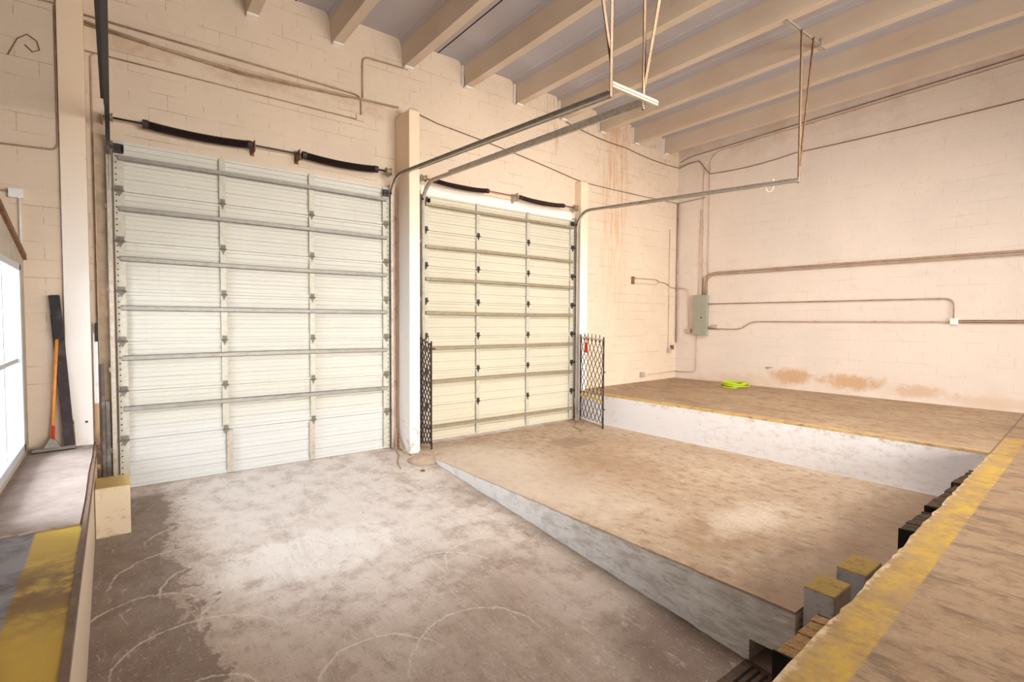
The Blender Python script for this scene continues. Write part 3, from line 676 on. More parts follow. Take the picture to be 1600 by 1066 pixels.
# ------------------------------------------------------------------ tracks
def track(x, d, label, zlow, zend, yend, mat, width=.05):
    """vertical channel beside the door edge, quarter bend, long horizontal run; d=+1 opens towards +x"""
    r = empty('door_track', (x, 8.0, zlow), label, 'track', 'steel guide tracks of the roll-up doors')
    yv = 7.985; R_ = .38; zc = 4.14
    pts_v = [(yv, zlow+.01), (yv, 2.0), (yv, zc)]
    w = width/2; t = .004
    def prof(dd):    # C channel, closed outline: x offset, normal offset
        a = [(0, -w), (.045*dd, -w), (.045*dd, -w+t), (t*dd, -w+t), (t*dd, w-t), (.045*dd, w-t), (.045*dd, w), (0, w)]
        return [(x+p, q) for p, q in a]
    mb = MB(); mb.sweep_yz(prof(-d), pts_v); mb.build('vertical_track', M_galv, r)
    arc = [(yv-R_+R_*math.cos(a), zc+R_*math.sin(a)*.93) for a in [PI/2*i/10 for i in range(11)]]
    mb = MB(); mb.sweep_yz(prof(-d), arc); mb.build('curved_track', mat, r)
    ys = arc[-1]; L = 8
    hp = [(ys[0]+(yend-ys[0])*i/L, ys[1]+(zend-ys[1])*i/L) for i in range(L+1)]
    mb = MB(); mb.sweep_yz(prof(-d), hp)
    # stiffening angle on the horizontal run
    mb.sweep_yz([(x+.001*d, -.034), (x+.030*d, -.034), (x+.030*d, -.029), (x+.005*d, -.029), (x+.005*d, .034), (x+.001*d, .034)], hp[1:])
    mb.build('horizontal_track', mat, r)
    for z in (.5, 1.5, 2.5, 3.5):
        mb = MB(); mb.box((x-.02, 8.01, z), (x+.02*d+.02, 8.09, z+.06)); mb.build('track_bracket', M_galv, r)
    return r
t0 = track(-.035, -1, 'dark steel door track left of the left door, passing overhead at the top left', ramp_z(8.0), 4.24, 3.3, M_darksteel)
t1 = track(3.68, 1, 'door track right of the left door, overhead rail ending at the white cross piece', ramp_z(8.0), 4.25, 3.27, M_galv)
t2 = track(4.215, -1, 'door track left of the right door, its overhead rail ending under the white cross piece', 0, 4.33, 3.33, M_galv)
t3 = track(7.955, 1, 'door track right of the right door, its single overhead rail carrying a white hook', 0, 4.235, 3.44, M_galv)
def perf(mb, p, q, w=.038, hole=True):       # slotted angle iron
    p, q = Vector(p), Vector(q); t = (q-p).normalized(); a = t.cross(Vector((0, 1, 0))).normalized(); b = a.cross(t)
    for u, s_ in ((a, b), (b, a)):
        o = u*w; e = s_*.004
        mb.hexa([p, p+o, q+o, q, p+e, p+o+e, q+o+e, q+e])
def hangers():
    for tr, x, y, zb, ytop in ((t1, 3.69, 3.26, 4.22, 3.62), (t2, 4.265, 3.34, 4.28, 2.95)):
        mb = MB(); perf(mb, (x, y, zb), (x, y, 6.43)); mb.build('hanger_upright', M_rustg, tr)
        mb = MB(); perf(mb, (x+.02, y+.01, 4.5), (x+.03, ytop, 6.43)); mb.build('hanger_brace', M_rustg, tr)
    mb = MB(); perf(mb, (8.0, 3.45, 4.2), (8.03, 3.47, 6.43)); mb.build('hanger_upright', M_rustg, t3)
    mb = MB(); perf(mb, (8.0, 3.44, 4.45), (8.40, 3.46, 6.43), .032); mb.build('hanger_brace', M_rust, t3)
    mb = MB(); perf(mb, (7.58, 3.49, 6.40), (8.86, 3.49, 6.40), .04)
    mb.box((8.62, 3.45, 6.36), (8.66, 3.49, 6.5)); mb.build('ceiling_angle', M_galv, t3)
M_rustg = plain('slotted_angle_steel', (160, 134, 108), .6, .25, .15, 30, (140, 104, 74), .5)
hangers()
mb = MB(); mb.box((3.71, 3.30, 4.345), (4.42, 3.306, 4.395)); mb.box((3.71, 3.306, 4.345), (4.42, 3.335, 4.35)); mb.box((3.71, 3.292, 4.366), (4.42, 3.30, 4.374))
tag(mb.build('cross_piece', plain('cream_bar', (206, 192, 168), .5, 0, .08, 20)), 'white angle bar bridging the ends of the two overhead rails by the pillar', 'bar')
# hook on the rail
pts = [(7.94, 3.87+.055*math.cos(a), 4.215+.07*math.sin(a)) for a in [PI*.9+i*PI*1.15/14 for i in range(15)]]
mb = MB(); mb.tube([(7.94, 3.83, 4.33)] + [] , .004) if False else mb.tube([(7.965, pts[0][1], 4.33)] + [(7.965, p[1], p[2]) for p in pts], .0055, 6)
tag(mb.build('hook', M_white, smooth=True), 'thin white curved hook hanging on the far right overhead rail', 'hook')

# ------------------------------------------------------------------ shafts and springs
def ribbed_spring(x0, x1, y, z, r, sag):
    n = int((x1-x0)/.009); pts = []; rs = []
    for i in range(n+1):
        t = i/n; pts.append((x0+(x1-x0)*t, y, z-sag*4*t*(1-t))); rs.append(r if i % 2 else r*.86)
    mb = MB(); mb.tube(pts, rs, 14); return mb
def shaft(xa, xb, springs, cbr, label, col, bmat, r_sp):
    z = 4.585; y = 7.96
    r = empty('torsion_spring_shaft', ((xa+xb)/2, y, z-.1), label, 'spring', 'spring shafts above the doors')
    mb = MB(); mb.tube([(xa, y, z), (xb, y, z)], .0127, 10); mb.build('shaft', col, r, smooth=True)
    for a, b in springs:
        ribbed_spring(a, b, y, z-.004, r_sp, .030).build('spring', M_spring, r)
        for e in (a, b):
            mb = MB(); mb.tube([(e-.03, y, z-.004), (e+.03, y, z-.004)], r_sp*1.02, 12); mb.build('winding_cone', M_darksteel, r)
    for x in cbr:
        mb = MB(); mb.box((x-.006, y-.05, z-.09), (x+.006, WY, z+.06)); mb.box((x-.03, WY-.008, z-.11), (x+.03, WY, z+.08))
        mb.build('bearing_bracket', bmat, r)
    for x, d in ((xa+.05, 1), (xb-.06, -1)):
        mb = MB(); pr = [(x-.03*d, .055), (x-.02*d, .055), (x-.02*d, .045), (x+.04*d, .045), (x+.04*d, .058), (x+.05*d, .058)]
        mb.tube([(p, y, z) for p, q in pr], [q for p, q in pr], 14); mb.build('cable_drum', M_strutB, r)
        mb = MB(); mb.box((x-.045*d-.004, y-.045, z-.06), (x-.045*d+.004, WY, z+.055)); mb.build('end_plate', M_galv, r)
        mb = MB(); mb.tube([(x+.01*d, y-.045, z), (x-.01*d, y+.03, 3.2), (x-.02*d, 8.0, .15)], .0025, 5); mb.build('lift_cable', M_strut, r)
shaft(-.06, 3.66, [(.36, 1.54), (2.27, 3.38)], [1.60, 2.20], 'spring shaft with two dark sagging springs above the left door', M_darksteel, M_rust, .055)
shaft(4.18, 7.93, [(4.46, 5.56), (6.36, 7.5)], [6.27], 'spring shaft with two dark springs and a reddish rod above the right door', M_red if False else plain('reddish_rod', (170, 96, 80), .5, .3, .1, 10), M_galv, .042)

# ------------------------------------------------------------------ conduits, cables, boxes
def conduit(pts, r, label, mat=M_cond, name='conduit', cat='conduit', rr=.12, clamps=(), group=None):
    mb = MB(); mb.tube(rounded(pts, rr), r, 8)
    if not clamps: return tag(mb.build(name, mat, smooth=True), label, cat, group)
    xs = list(zip(*pts)); e = empty(name, (sum(xs[0])/len(pts), sum(xs[1])/len(pts), min(xs[2])), label, cat, group)
    mb.build('pipe', mat, e, smooth=True)
    for c, ax in clamps:
        mb = MB(); q = r*1.35; d = Vector({'x': (.03,0,0), 'y': (0,.03,0), 'z': (0,0,.03)}[ax]); c = Vector(c)
        mb.tube([c-d, c+d], q, 8); mb.build('coupling', mat, e)
    return e
XR = 11.745; YB = WY-.02
# right wall
conduit([(XR, 7.30, 2.84), (XR, 7.30, 3.30), (XR, 7.05, 3.375), (XR, 1.6, 3.335), (XR, -8.9, 3.25)], .024, 'thick conduit leaving the panel top and running along the right wall', clamps=[((XR, 4.35, 3.355), 'y'), ((XR, 5.5, 3.36), 'y')], rr=.2)
conduit([(XR, 7.26, 2.84), (XR, 7.26, 3.16), (XR, 7.10, 3.32), (XR, -8.9, 3.195)], .012, 'thin conduit just under the thick one along the right wall', M_cond, rr=.2)
conduit([(XR, 7.17, 2.61), (XR, 2.42, 2.595), (XR, 2.42, 2.23)], .011, 'thin conduit from the side of the panel bending down to the white box', M_cond, rr=.14, clamps=[((XR, 4.5, 2.601), 'y')])
conduit([(XR, 7.17, 1.99), (XR, 6.33, 1.99), (XR, 6.05, 2.175), (XR, 2.47, 2.18)], .012, 'thin conduit with a step up from the lower panel side to the white box', M_cond, clamps=[((XR, 4.7, 2.178), 'y'), ((XR, 3.6, 2.18), 'y')])
conduit([(XR, 2.36, 2.20), (XR, -8.9, 2.20)], .011, 'upper conduit of the pair running right from the white box', M_cond)
conduit([(XR, 2.36, 2.165), (XR, -8.9, 2.165)], .011, 'lower conduit of the pair running right from the white box', M_cond)
def jbox(c, s, label, mat=M_box, knob=False):
    mb = MB(); mb.box((c[0]-s[0]/2, c[1]-s[1]/2, c[2]-s[2]/2), (c[0]+s[0]/2, c[1]+s[1]/2, c[2]+s[2]/2))
    e = empty('junction_box', (c[0], c[1], c[2]-s[2]/2), label, 'electrical box'); mb.build('box_body', mat, e, bevel=.006)
    mb = MB()
    if s[0] < s[1]: mb.box((c[0]-s[0]/2-.004, c[1]-s[1]*.46, c[2]-s[2]*.46), (c[0]-s[0]/2, c[1]+s[1]*.46, c[2]+s[2]*.46))
    else: mb.box((c[0]-s[0]*.46, c[1]-s[1]/2-.004, c[2]-s[2]*.46), (c[0]+s[0]*.46, c[1]-s[1]/2, c[2]+s[2]*.46))
    mb.build('cover_plate', mat, e); return e
jbox((11.75, 2.41, 2.185), (.06, .11, .11), 'white square junction box where conduits meet on the right wall', M_white)
jbox((11.75, 7.0, 2.05), (.05, .13, .09), 'small tan junction box just right of the grey panel')
jbox((11.75, 7.72, 1.93), (.05, .12, .12), 'small tan junction box just left of the grey panel')
conduit([(XR, 7.66, 1.94), (XR, 7.54, 1.98)], .012, 'stub of conduit between the left box and the panel', M_cond)
conduit([(XR, 7.09, 2.03), (XR, 7.17, 2.03)], .012, 'stub of conduit between the right box and the panel', M_cond)
conduit([(XR, 7.715, 1.99), (XR, 7.725, 3.02), (XR, 8.08, 3.05)], .010, 'thin conduit rising from the box left of the panel to the corner', M_condL, rr=.12)
conduit([(11.75, YB, 3.05), (11.5, YB, 3.05), (11.3, YB, 3.15), (11.0, YB, 3.17), (10.9, YB, 3.225), (10.0, YB, 3.215)], .011, 'upper branch of the forked conduit on the door wall near the corner', M_cond, rr=.06)
conduit([(11.0, YB, 3.16), (10.9, YB, 3.10), (10.0, YB, 3.105)], .010, 'lower branch of the forked conduit on the door wall near the corner', M_condL, rr=.06)
mb = MB(); mb.box((9.93, WY-.05, 3.07), (10.0, WY, 3.25)); tag(mb.build('cable_clip', M_rust), 'rusty end clip holding the two ends of the forked conduit', 'clip')
conduit([(XR, 7.47, 1.83), (XR, 7.47, .88), (XR, 8.09, .86)], .011, 'thin conduit dropping from the panel bottom then left to the corner', M_condL, rr=.14)
conduit([(11.74, YB, .86), (10.42, YB, .84)], .011, 'low horizontal conduit on the door wall ending at a small box', M_condL)
jbox((10.36, WY-.03, .84), (.13, .06, .13), 'small tan box low on the door wall above the dock floor')
jbox((11.44, WY-.03, 1.42), (.10, .06, .14), 'tan outlet box on the door wall near the corner')
mb = MB(); mb.box((11.53, WY-.05, 1.44), (11.64, WY, 1.55)); mb.box((11.56, WY-.055, 1.47), (11.6, WY-.045, 1.52))
tag(mb.build('outlet_plate', M_rust), 'open dark outlet beside the tan outlet box near the corner', 'outlet')
conduit([(11.43, YB, 1.48), (11.43, YB, 4.55)], .009, 'thin vertical conduit on the door wall above the outlet box', M_condL)
conduit([(11.735, 8.08, 1.62), (11.735, 8.08, 5.25)], .020, 'brown pipe running up the room corner', M_cond, clamps=[((11.735, 8.08, 3.0), 'z')])
for i, (y, zt_, lab, pts) in enumerate((
    (7.45, 0, 'leftmost of the thin conduits rising from the panel top', [(XR+.018, 7.45, 2.84), (XR+.018, 7.43, 5.0)]),
    (7.36, 0, 'second thin conduit above the panel, bending left to the corner under the ceiling', [(XR+.018, 7.36, 2.84), (XR+.018, 7.36, 6.12), (XR+.018, 7.6, 6.24), (XR+.018, 8.08, 6.22)]),
    (7.22, 0, 'rightmost conduit above the panel, bending right under the ceiling', [(XR+.018, 7.21, 2.84), (XR+.018, 7.20, 6.16), (XR+.018, 7.0, 6.33), (XR+.018, 1.6, 6.43), (XR+.018, -8.9, 6.50)]))):
    conduit(pts, .012 if i else .009, lab, M_condL, rr=.16, clamps=[((XR, pts[0][1], 3.62), 'z')])
conduit([(XR+.01, 8.05, 6.30), (XR+.01, 7.75, 6.38), (XR+.01, 1.6, 6.50), (XR+.01, -8.9, 6.5)], .008, 'thin cable under the ceiling along the top of the right wall', M_wirew, 'cable', 'cable')
def sag(p, q, s_, n=14):
    p, q = Vector(p), Vector(q); return [p.lerp(q, i/n) - Vector((0, 0, s_*4*(i/n)*(1-i/n))) for i in range(n+1)]
mb = MB(); mb.tube([(XR+.01, 8.08, 6.16), (XR+.01, 7.8, 6.22), (XR+.01, 7.5, 6.22), (XR+.01, 7.3, 5.95), (XR+.01, 7.2, 5.83)] + sag((XR+.01, 7.1, 5.82), (XR+.01, 5.2, 5.83), .05)[1:] + sag((XR+.01, 5.2, 5.83), (XR+.01, 1.6, 5.79), .02)[1:] + [(XR+.01, -8.9, 5.7)], .0085, 6)
tag(mb.build('cable', M_wirew, smooth=True), 'brown cable sagging along the upper right wall behind the hanging rail support', 'cable')
# door wall
mb = MB(); mb.tube(sag((7.4, YB, 6.46), (9.8, YB, 6.27), .07)[:-1] + sag((9.8, YB, 6.25), (11.75, YB, 6.18), .04), .009, 6)
tag(mb.build('cable', M_wirew, smooth=True), 'brown cable drooping below the ceiling ribs towards the corner', 'cable')
mb = MB(); mb.tube([(4.23, YB, 5.70)] + sag((4.6, YB, 5.63), (8.02, YB, 5.24), -.03) + [(8.35, YB, 5.22)], .008, 6)
tag(mb.build('cable', M_wirew, smooth=True), 'cable slanting down from the pillar between the doors above the right door', 'cable')
mb = MB(); mb.tube(sag((8.35, YB, 5.22), (11.72, YB, 5.26), .015) + [(11.74, 8.06, 5.26), (11.745, 7.3, 5.27)], .007, 6)
tag(mb.build('cable', M_wirew, smooth=True), 'cable running from the short white pillar to the brown corner pipe', 'cable')
conduit([(-.21, YB, 5.78), (2.8, YB, 5.75), (3.20, YB, 5.74), (3.20, YB, 5.43)], .013, 'conduit above the left door bending down at its right end', M_cond, clamps=[((1.0, YB, 5.77), 'x'), ((2.75, YB, 5.75), 'x')])
mb = MB(); mb.tube([(-.21, YB-.01, 5.70), (.6, YB-.01, 5.63), (1.5, YB-.01, 5.60), (2.8, YB-.01, 5.67), (3.84, YB-.01, 5.715)], .016, 8); mb.tube([(-.21, YB-.01, 5.665), (1.5, YB-.01, 5.57), (3.0, YB-.01, 5.66)], .010, 6)
tag(mb.build('cable_bundle', M_cond, smooth=True), 'thick dusty bundle of cables bowing above the left door up to the pillar', 'cable')
conduit([(-.21, YB, 5.36), (3.14, YB, 5.355)], .009, 'thin straight conduit above the left door springs', M_cond, clamps=[((.4, YB, 5.36), 'x')])
mb = MB(); mb.box((3.12, WY-.03, 5.34), (3.24, WY, 5.43)); tag(mb.build('junction_box', M_condL), 'small painted over box where two conduits end above the left door', 'electrical box')
conduit([(3.225, YB, 5.72), (3.225, YB, 6.37), (4.02, YB, 6.40)], .013, 'conduit rising above the left door and bending right to the ceiling ribs', M_cond, rr=.11, clamps=[((3.4, YB, 6.375), 'x')])
conduit([(-.16, YB, .7), (-.16, YB, 5.32), (-.1, YB, 5.36)], .009, 'thin vertical conduit in the recess left of the left door', M_cond, rr=.04)
YL = 7.95
conduit([(-.466, YL, 5.72), (-.466, YL, 4.16), (-.50, YL, 4.09), (-1.6, YL, 4.04)], .010, 'conduit beside the left pillar turning left above the office', M_cond, rr=.05)
conduit([(-.466, YL, 5.75), (-1.6, YL, 5.66)], .010, 'high horizontal conduit left of the left pillar', M_cond)
jbox((-.83, 7.93, 3.54), (.12, .07, .10), 'white box on the wall above the office window', M_white)
conduit([(-.80, 7.93, 3.49), (-.80, 7.93, 2.95)], .012, 'short white conduit dropping from the white box', M_white)
conduit([(-.90, YL, 3.56), (-1.6, YL, 3.58)], .011, 'conduit entering the white box from the left', M_cond)
conduit([(-.93, 7.9, 3.02), (-.93, 7.9, 3.32), (-1.05, 7.9, 3.42), (-1.4, 7.9, 3.43)], .016, 'brown bent pipe at the left edge above the office', M_rust, rr=.08)
mb = MB(); mb.tube([(-.86, YL, 5.05), (-.78, YL, 5.25), (-.70, YL, 5.32), (-.62, YL, 5.27), (-.60, YL, 5.18), (-.66, YL, 5.14), (-.72, YL, 5.2)], .006, 5)
tag(mb.build('loose_wire', M_wirew), 'loose curled wire on the wall at the upper left', 'wire')

# electrical panel
r = empty('breaker_panel', (11.72, 7.355, 1.825), 'tall grey metal electrical panel on the right wall near the corner', 'electrical panel')
mb = MB(); mb.box((11.655, 7.175, 1.825), (11.776, 7.54, 2.835)); mb.build('panel_box', M_panel, r, bevel=.004)
mb = MB(); mb.box((11.645, 7.185, 1.84), (11.657, 7.53, 2.82)); cv = mb.build('panel_door', M_panel, r, bevel=.003)
mb = MB(); mb.tube([(11.648, 7.30, 2.27), (11.638, 7.30, 2.27)], .018, 12); sub(mb, 'latch', M_hole, cv, r)

# bracket stub on right wall
mb = MB(); mb.box((11.75, 5.65, 1.10), (11.776, 5.70, 1.15)); mb.tube([(11.76, 5.72, 1.13), (11.74, 5.56, 1.14)], .012, 6)
tag(mb.build('wall_bracket', M_box), 'tiny leftover metal bracket low on the right wall above the hose', 'bracket')

# ------------------------------------------------------------------ hose
mb = MB(); rnd = random.Random(4)
pts = []; turns = 13; nn = 26
ring = [(rnd.uniform(.19, .31), rnd.uniform(.19, .31), rnd.uniform(-.05, .05), rnd.uniform(-.05, .05), rnd.uniform(-.02, .03), rnd.uniform(0, 6)) for _ in range(turns+1)]
for i in range(turns*nn):
    t = i/nn; k = int(t); u = t-k; q = [ring[k][m]*(1-u)+ring[k+1][m]*u for m in range(6)]; a = 2*PI*u
    pts.append((11.33+q[0]*math.cos(a)+q[2], 6.20+q[1]*math.sin(a)+q[3], .695+.0045*t+.03*math.sin(2*a+q[5])**2*(t/turns)))
mb.tube(pts, .012, 6)
mb.tube([(11.15, 6.42, .697), (11.0, 6.40, .694), (10.9, 6.25, .693), (10.86, 6.05, .692), (10.95, 5.95, .692)], .012, 6)
tag(mb.build('garden_hose', M_hose, smooth=True), 'bright lime green hose coiled on the dock floor by the right wall', 'hose')

# ------------------------------------------------------------------ folding gates
def gate(p0, p1, h0, h1, ncell, label, tagged, zr0=0.0, zr1=0.0, rows=4, bw=.008, bh=.013):
    p0, p1 = Vector(p0), Vector(p1); d = (p1-p0); r = empty('folding_gate', tuple((p0+p1)/2), label, 'gate', 'scissor gates beside the right door')
    nrm = d.normalized().cross(Vector((0, 0, 1)))
    def P(u, v, off=0): b = p0.lerp(p1, u); return b + Vector((0, 0, v*(h0+(h1-h0)*u))) + nrm*off
    for u in (0, 1):
        mb = MB(); mb.bar(P(u, 0), P(u, 1.0), .022, .022, nrm); mb.build('upright', M_gate, r)
    # scissor bars: each bar zigzags with the pivots
    for k in range(ncell+1):
        for s_ in (0, 1):
            mb = MB(); pt = []
            for j in range(rows*2+1):
                v = .045 + (.93)*j/(rows*2)
                ph = (j + s_) % 2
                u = (k + (.46 if ph else -.46)) / (ncell)
                pt.append(P(min(max(u, 0), 1), v, .006 if s_ else -.006))
            for a, b in zip(pt[:-1], pt[1:]): mb.bar(a, b, bw, bh, nrm.cross(b-a))
            mb.build('lattice_bar', M_gate, r)
    for k in range(1, ncell):
        mb = MB(); mb.bar(P(k/ncell, .93), P(k/ncell, 1.02), .006, .016, nrm); mb.build('finial', M_gate, r)
    mb = MB(); mb.bar(P(0, .015), P(1, .015), .02, .012); mb.build('bottom_rail', M_rust, r)
    mb = MB(); c = P(1, .06); mb.box(tuple(c-Vector((.012, .012, .0))), tuple(c+Vector((.012, .012, -.06*h1-.02+zr1)))); mb.build('drop_rod', M_gate, r)
    if tagged:
        mb = MB()
        for k in range(ncell): mb.bar(P((k+.15)/ncell, .305, .012), P((k+.85)/ncell, .295, .012), .003, .05)
        mb.build('yellow_tape', M_yellowp, r)
        for v in (.62, .21): 
            mb = MB(); mb.tube([P(1, v, 0), P(1, v, 0)+d.normalized()*.06], .014, 8); mb.build('latch_stub', M_gate, r)
    else:
        mb = MB(); mb.tube([P(1, .93), P(1, .93)+Vector((.07, -.01, 0))], .012, 8); mb.build('latch_stub', M_gate, r)
    return r, P
g2, P2 = gate((7.985, 7.88, .012), (7.72, 6.98, .012), 1.87, 1.83, 6, 'black lattice folding gate standing right of the right door with red tag', True)
# red warning tag
mb = MB(); c = P2(.28, .86, .02); dd = Vector((-.265, -.90, 0)).normalized()
q = [c+dd*-.075+Vector((0,0,-.11)), c+dd*.085+Vector((0,0,-.12)), c+dd*.07+Vector((0,0,.10)), c+dd*-.055+Vector((0,0,.10))]
off = Vector((-.96, .28, 0))*.004
mb.add([tuple(p) for p in q]+[tuple(p+off) for p in q], [(0,1,2,3),(7,6,5,4),(0,4,5,1),(1,5,6,2),(2,6,7,3),(3,7,4,0)])
mb.tube([tuple(c+Vector((0,0,.1))), tuple(c+Vector((-.01,-.02,.2))), tuple(c+Vector((0,.03,.26)))], .012, 6)
tag(mb.build('hanging_tag', M_red), 'red tag tied near the top of the black folding gate at the right door', 'tag')
g1, P1 = gate((4.02, 7.70, .012), (4.175, 7.58, .012), 1.93, 1.80, 4, 'dark folded up scissor gate against the pillar between the doors', False, rows=6, bw=.012, bh=.017)

# ------------------------------------------------------------------ left corner: broom, planks, block
r = empty('push_broom', (-.58, 7.74, .652), 'push broom with orange handle and grey metal head on the walkway', 'broom')
mb = MB(); mb.tube([(-.572, 7.755, .80), (-.545, 7.80, 1.35), (-.515, 7.85, 1.95)], .016, 10); h = mb.build('handle', M_orange, r, smooth=True)
mb = MB(); mb.tube([(-.56, 7.725, .79), (-.556, 7.73, .94)], .012, 8); mb.build('grip_sleeve', M_red, r, smooth=True)
mb = MB(); mb.hexa([(-.65, 7.70, .695), (-.50, 7.70, .695), (-.50, 7.75, .695), (-.65, 7.75, .695), (-.592, 7.74, .80), (-.552, 7.74, .80), (-.552, 7.77, .80), (-.592, 7.77, .80)]); mb.build('bracket', M_strut, r, bevel=.004)
mb = MB(); mb.bar((-.745, 7.70, .682), (-.375, 7.745, .682), .055, .035); mb.build('broom_head', M_hinge, r, bevel=.005)
mb = MB()
for i in range(26):
    x = -.74+i*.0145; y = 7.70+.045*(i/25); mb.hexa([(x-.004,y-.028,.653),(x+.006,y-.028,.653),(x+.006,y+.02,.653),(x-.004,y+.02,.653),(x-.005,y-.022,.668),(x+.007,y-.022,.668),(x+.007,y+.02,.668),(x-.005,y+.02,.668)])
mb.build('bristles', M_black, r)
r = empty('leaning_plank', (-.42, 7.80, .65), 'long black plank leaning in the corner left of the left pillar', 'plank')
def leanbox(mb, a, b, w, t):     # a,b bottom/top centre lines
    a, b = Vector(a), Vector(b); mb.bar(a, b, w, t, (0, 1, 0))
mb = MB(); leanbox(mb, (-.425, 7.80, .655), (-.523, 7.90, 2.20), .095, .04); mb.build('board', M_plank, r, bevel=.004)
mb = MB(); leanbox(mb, (-.497, 7.845, 1.92), (-.532, 7.875, 2.42), .095, .06); mb.build('top_block', M_black, r, bevel=.006)
mb = MB(); leanbox(mb, (-.385, 7.835, .655), (-.476, 7.93, 2.19), .012, .03); mb.build('edge_strip', M_hole, r)
mb = MB(); leanbox(mb, (-.40, 7.90, .655), (-.462, 7.948, 2.13), .05, .02)
tag(mb.build('wooden_lath', M_wood), 'thin tan wooden lath standing behind the black plank', 'lath')
mb = MB(); leanbox(mb, (-.60, 7.915, .655), (-.53, 7.948, 1.70), .022, .02)
tag(mb.build('wooden_stick', M_orange), 'second orange stick behind the broom handle', 'stick')
# recess items left of the left door
r = empty('leaning_board', (-.165, 7.97, ramp_z(7.9)), 'narrow white and tan board with black tip standing in the recess by the left door', 'board')
mb = MB(); mb.box((-.198, 7.95, ramp_z(7.95)+.01), (-.155, 7.97, 1.98))
def brd():
    n = N('board_paint', .7); b = n.noise(scale=14, det=7, rough=.8)
    col = n.mix(n.ss(n.z, 1.15, 1.12), s2l((240, 238, 240)), s2l((180, 152, 120)))
    col = n.mix(n.mul(n.ss(n.z, .85, .6), n.ss(b, .42, .55)), col, s2l((96, 78, 66)))
    return n.out(n.mix(n.mul(n.ss(b, .58, .7), .5), col, s2l((130, 108, 90))))
mb.build('board', brd(), r)
mb = MB(); mb.box((-.182, 7.94, 1.88), (-.150, 7.972, 2.10)); mb.build('tip', M_black, r)
mb = MB(); mb.box((-.135, 8.0, ramp_z(8)+.01), (-.10, 8.05, 1.6)); mb.box((-.095, 8.0, ramp_z(8)+.01), (-.055, 8.05, 1.15))
tag(mb.build('door_jamb_guard', plain('scraped_steel', (110, 100, 94), .5, .4, .2, 10, (210, 204, 200), .6)), 'scraped dark steel guard at the foot of the left door jamb', 'guard')
mb = MB(); mb.hexa([(-.185, 6.70, ramp_z(6.7)-.0), (.107, 6.70, ramp_z(6.7)), (.107, 7.17, ramp_z(7.17)), (-.185, 7.17, ramp_z(7.17)), (-.185, 6.70, .41), (.107, 6.70, .41), (.107, 7.17, .41), (-.185, 7.17, .41)])
tag(mb.build('concrete_block', two_tone('block_yellow_top', (196, 168, 108), (222, 204, 178), .41, .01, (178, 150, 116)), bevel=.008), 'square cream painted concrete block with yellow top at the foot of the walkway', 'block')

# ------------------------------------------------------------------ dock bumpers and blocks
def bumper(x0, x1, z0, z1, p, label, mats, plies=7, splay=0):
    y0 = lipY((x0+x1)/2) - .01
    r = empty('dock_bumper', ((x0+x1)/2, y0+p/2, z0), label, 'bumper', 'dock bumpers along the dock lip')
    s = .05*(x1-x0)
    n = plies
    for i in range(n):
        a = x0+.02+(x1-x0-.04)*i/n; b = x0+.02+(x1-x0-.04)*(i+1)/n-.004
        mb = MB(); j = random.uniform(-.006, .006)
        mb.hexa([(a, y0, z0), (b, y0, z0), (b, y0+s*0+p+j, z0), (a, y0+p+j, z0), (a, y0, z1+j), (b, y0, z1+j), (b, y0+p+j, z1-.012+j), (a, y0+p+j, z1-.012+j)])
        mb.build('rubber_ply', mats, r, bevel=.004)
    for e, dx in ((x0, .012), (x1-.012, .012)):
        mb = MB(); mb.box((e, y0, z0-.01), (e+dx, y0+p+.004, z1-.01)); mb.build('end_plate', M_hole if e == x0 else M_darksteel, r)
    mb = MB(); mb.tube([(x0-.008, y0+p*.5, z1-.08), (x1+.008, y0+p*.5, z1-.08)], .012, 8); mb.build('tie_rod', M_rust, r)
M_bump = plain('worn_rubber', (74, 60, 48), .85, 0, .2, 16, (124, 100, 60), .6)
M_bumpn = plain('crumbling_brown_bumper', (176, 140, 98), .95, 0, .2, 60, (92, 66, 44), .8)
bumper(4.98, 5.60, .12, .50, .185, 'dark laminated dock bumper, nearest of the three on the far side', M_bump)
bumper(5.80, 6.80, .16, .50, .165, 'longest dark dock bumper, middle of the three on the far side', M_bump, 9)
bumper(6.86, 7.62, .18, .50, .15, 'dark dock bumper closest to the raised bay', M_bump, 8)
bumper(2.60, 3.14, .02, .50, .18, 'crumbling brown dock bumper nearest the camera above the floor drain', M_bumpn, 6)
# stub posts in front of the lip
M_post = two_tone('post_paint', (150, 124, 66), (172, 168, 168), .2, .02)  # shade behind the lip put into the darker yellow of the tops
M_post2 = two_tone('post_paint_dull', (168, 136, 66), (156, 148, 142), .18, .02)
for (x0, x1, y0, y1, z1, lab, mm) in ((4.0, 4.31, 1.42, 1.63, .2, 'grey concrete stub with yellow top, left one beside the drain corner', M_post), (4.54, 4.90, 1.40, 1.61, .2, 'grey concrete stub with dull yellow top, behind the left one', M_post)):
    mb = MB(); mb.box((x0, y0, ramp_z(1.5)-.005), (x1, y1, z1))
    tag(mb.build('concrete_stub', mm, bevel=.012), lab, 'stub')
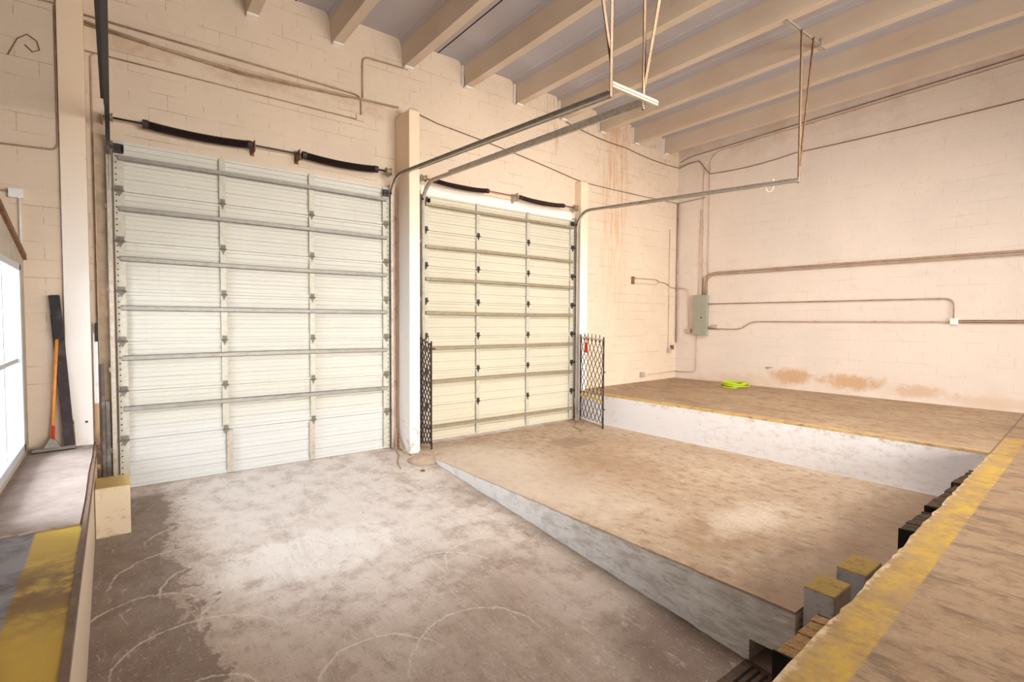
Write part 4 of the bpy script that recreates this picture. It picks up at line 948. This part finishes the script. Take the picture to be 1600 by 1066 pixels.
# floor drain
r = empty('floor_drain', (3.75, 1.85, ramp_z(1.85)), 'rusty slotted drain grate at the foot of the kerb beside the brown bumper', 'drain')
mb = MB(); 
def gz(y, o=0): return ramp_z(y)+.006+o
mb.hexa([(3.40, 1.55, gz(1.55)-.004), (3.95, 1.55, gz(1.55)-.004), (3.95, 2.02, gz(2.02)-.004), (3.40, 2.02, gz(2.02)-.004), (3.40, 1.55, gz(1.55)), (3.95, 1.55, gz(1.55)), (3.95, 2.02, gz(2.02)), (3.40, 2.02, gz(2.02))])
mb.build('frame', plain('drain_iron', (96, 76, 64), .8, .2, .2, 20), r)
for i in range(7):
    y = 1.60+i*.055; mb = MB(); mb.hexa([(3.55, y, gz(y)), (3.90, y, gz(y)), (3.90, y+.02, gz(y+.02)), (3.55, y+.02, gz(y+.02)), (3.55, y, gz(y, .003)), (3.90, y, gz(y, .003)), (3.90, y+.02, gz(y+.02, .003)), (3.55, y+.02, gz(y+.02, .003))])
    mb.build('slot', M_hole, r)

# ------------------------------------------------------------------ ropes and litter
def rope(pts, rr, label, seed=1, name='rope'):
    mb = MB(); mb.tube(rounded(pts, .08), rr, 6); return tag(mb.build(name, M_rope, smooth=True), label, 'rope')
def rz(x, y, o=.012): return (x, y, ramp_z(y)+o if x < 3.95 else o)
rope([(3.70, 7.93, .35), (3.69, 7.9, .12), rz(3.66, 7.85), rz(3.60, 7.6), rz(3.45, 7.35), rz(3.36, 7.05)], .010, 'frayed rope trailing from the left door corner down onto the ramp')
rope([(3.74, 7.92, .18), (3.76, 7.8, .06), rz(3.72, 7.70), rz(3.77, 7.52)], .012, 'short frayed rope at the foot of the pillar between the doors')
rope([(7.88, 7.96, .5), (7.9, 7.93, .2), rz(7.86, 7.9), rz(7.7, 7.75), rz(7.9, 7.65), rz(7.6, 7.5), rz(7.85, 7.3)], .010, 'rope hanging beside the right door track and lying on the bay floor')
rope([rz(7.9, 7.85), rz(7.4, 7.5), rz(7.25, 7.1), rz(7.0, 6.9)], .007, 'thin cord lying on the floor in front of the folding gate')
for i, (x, y, s, lab) in enumerate(((3.45, 6.75, .03, 'small pale chip of debris on the ramp below the pillar'), (3.62, 6.85, .04, 'larger reddish crumb of debris on the ramp near the bay kerb'), (4.12, 7.35, .025, 'little stone on the pad beside the folded gate'))):
    mb = MB(); lump(mb, (x, y, ramp_z(y)-.003 if x < 3.95 else -.002), s, i+20, 1, 1.2, .5, 7, 3); tag(mb.build('debris_chip', M_concblk if i != 1 else M_rust, smooth=True), lab, 'debris')
mb = MB(); lump(mb, (8.75, 7.95, .648), .04, 40, 1.6, 1, .6, 7, 3); tag(mb.build('debris_chip', M_rust), 'dark crumb on the dock edge of the raised bay by the door wall', 'debris')
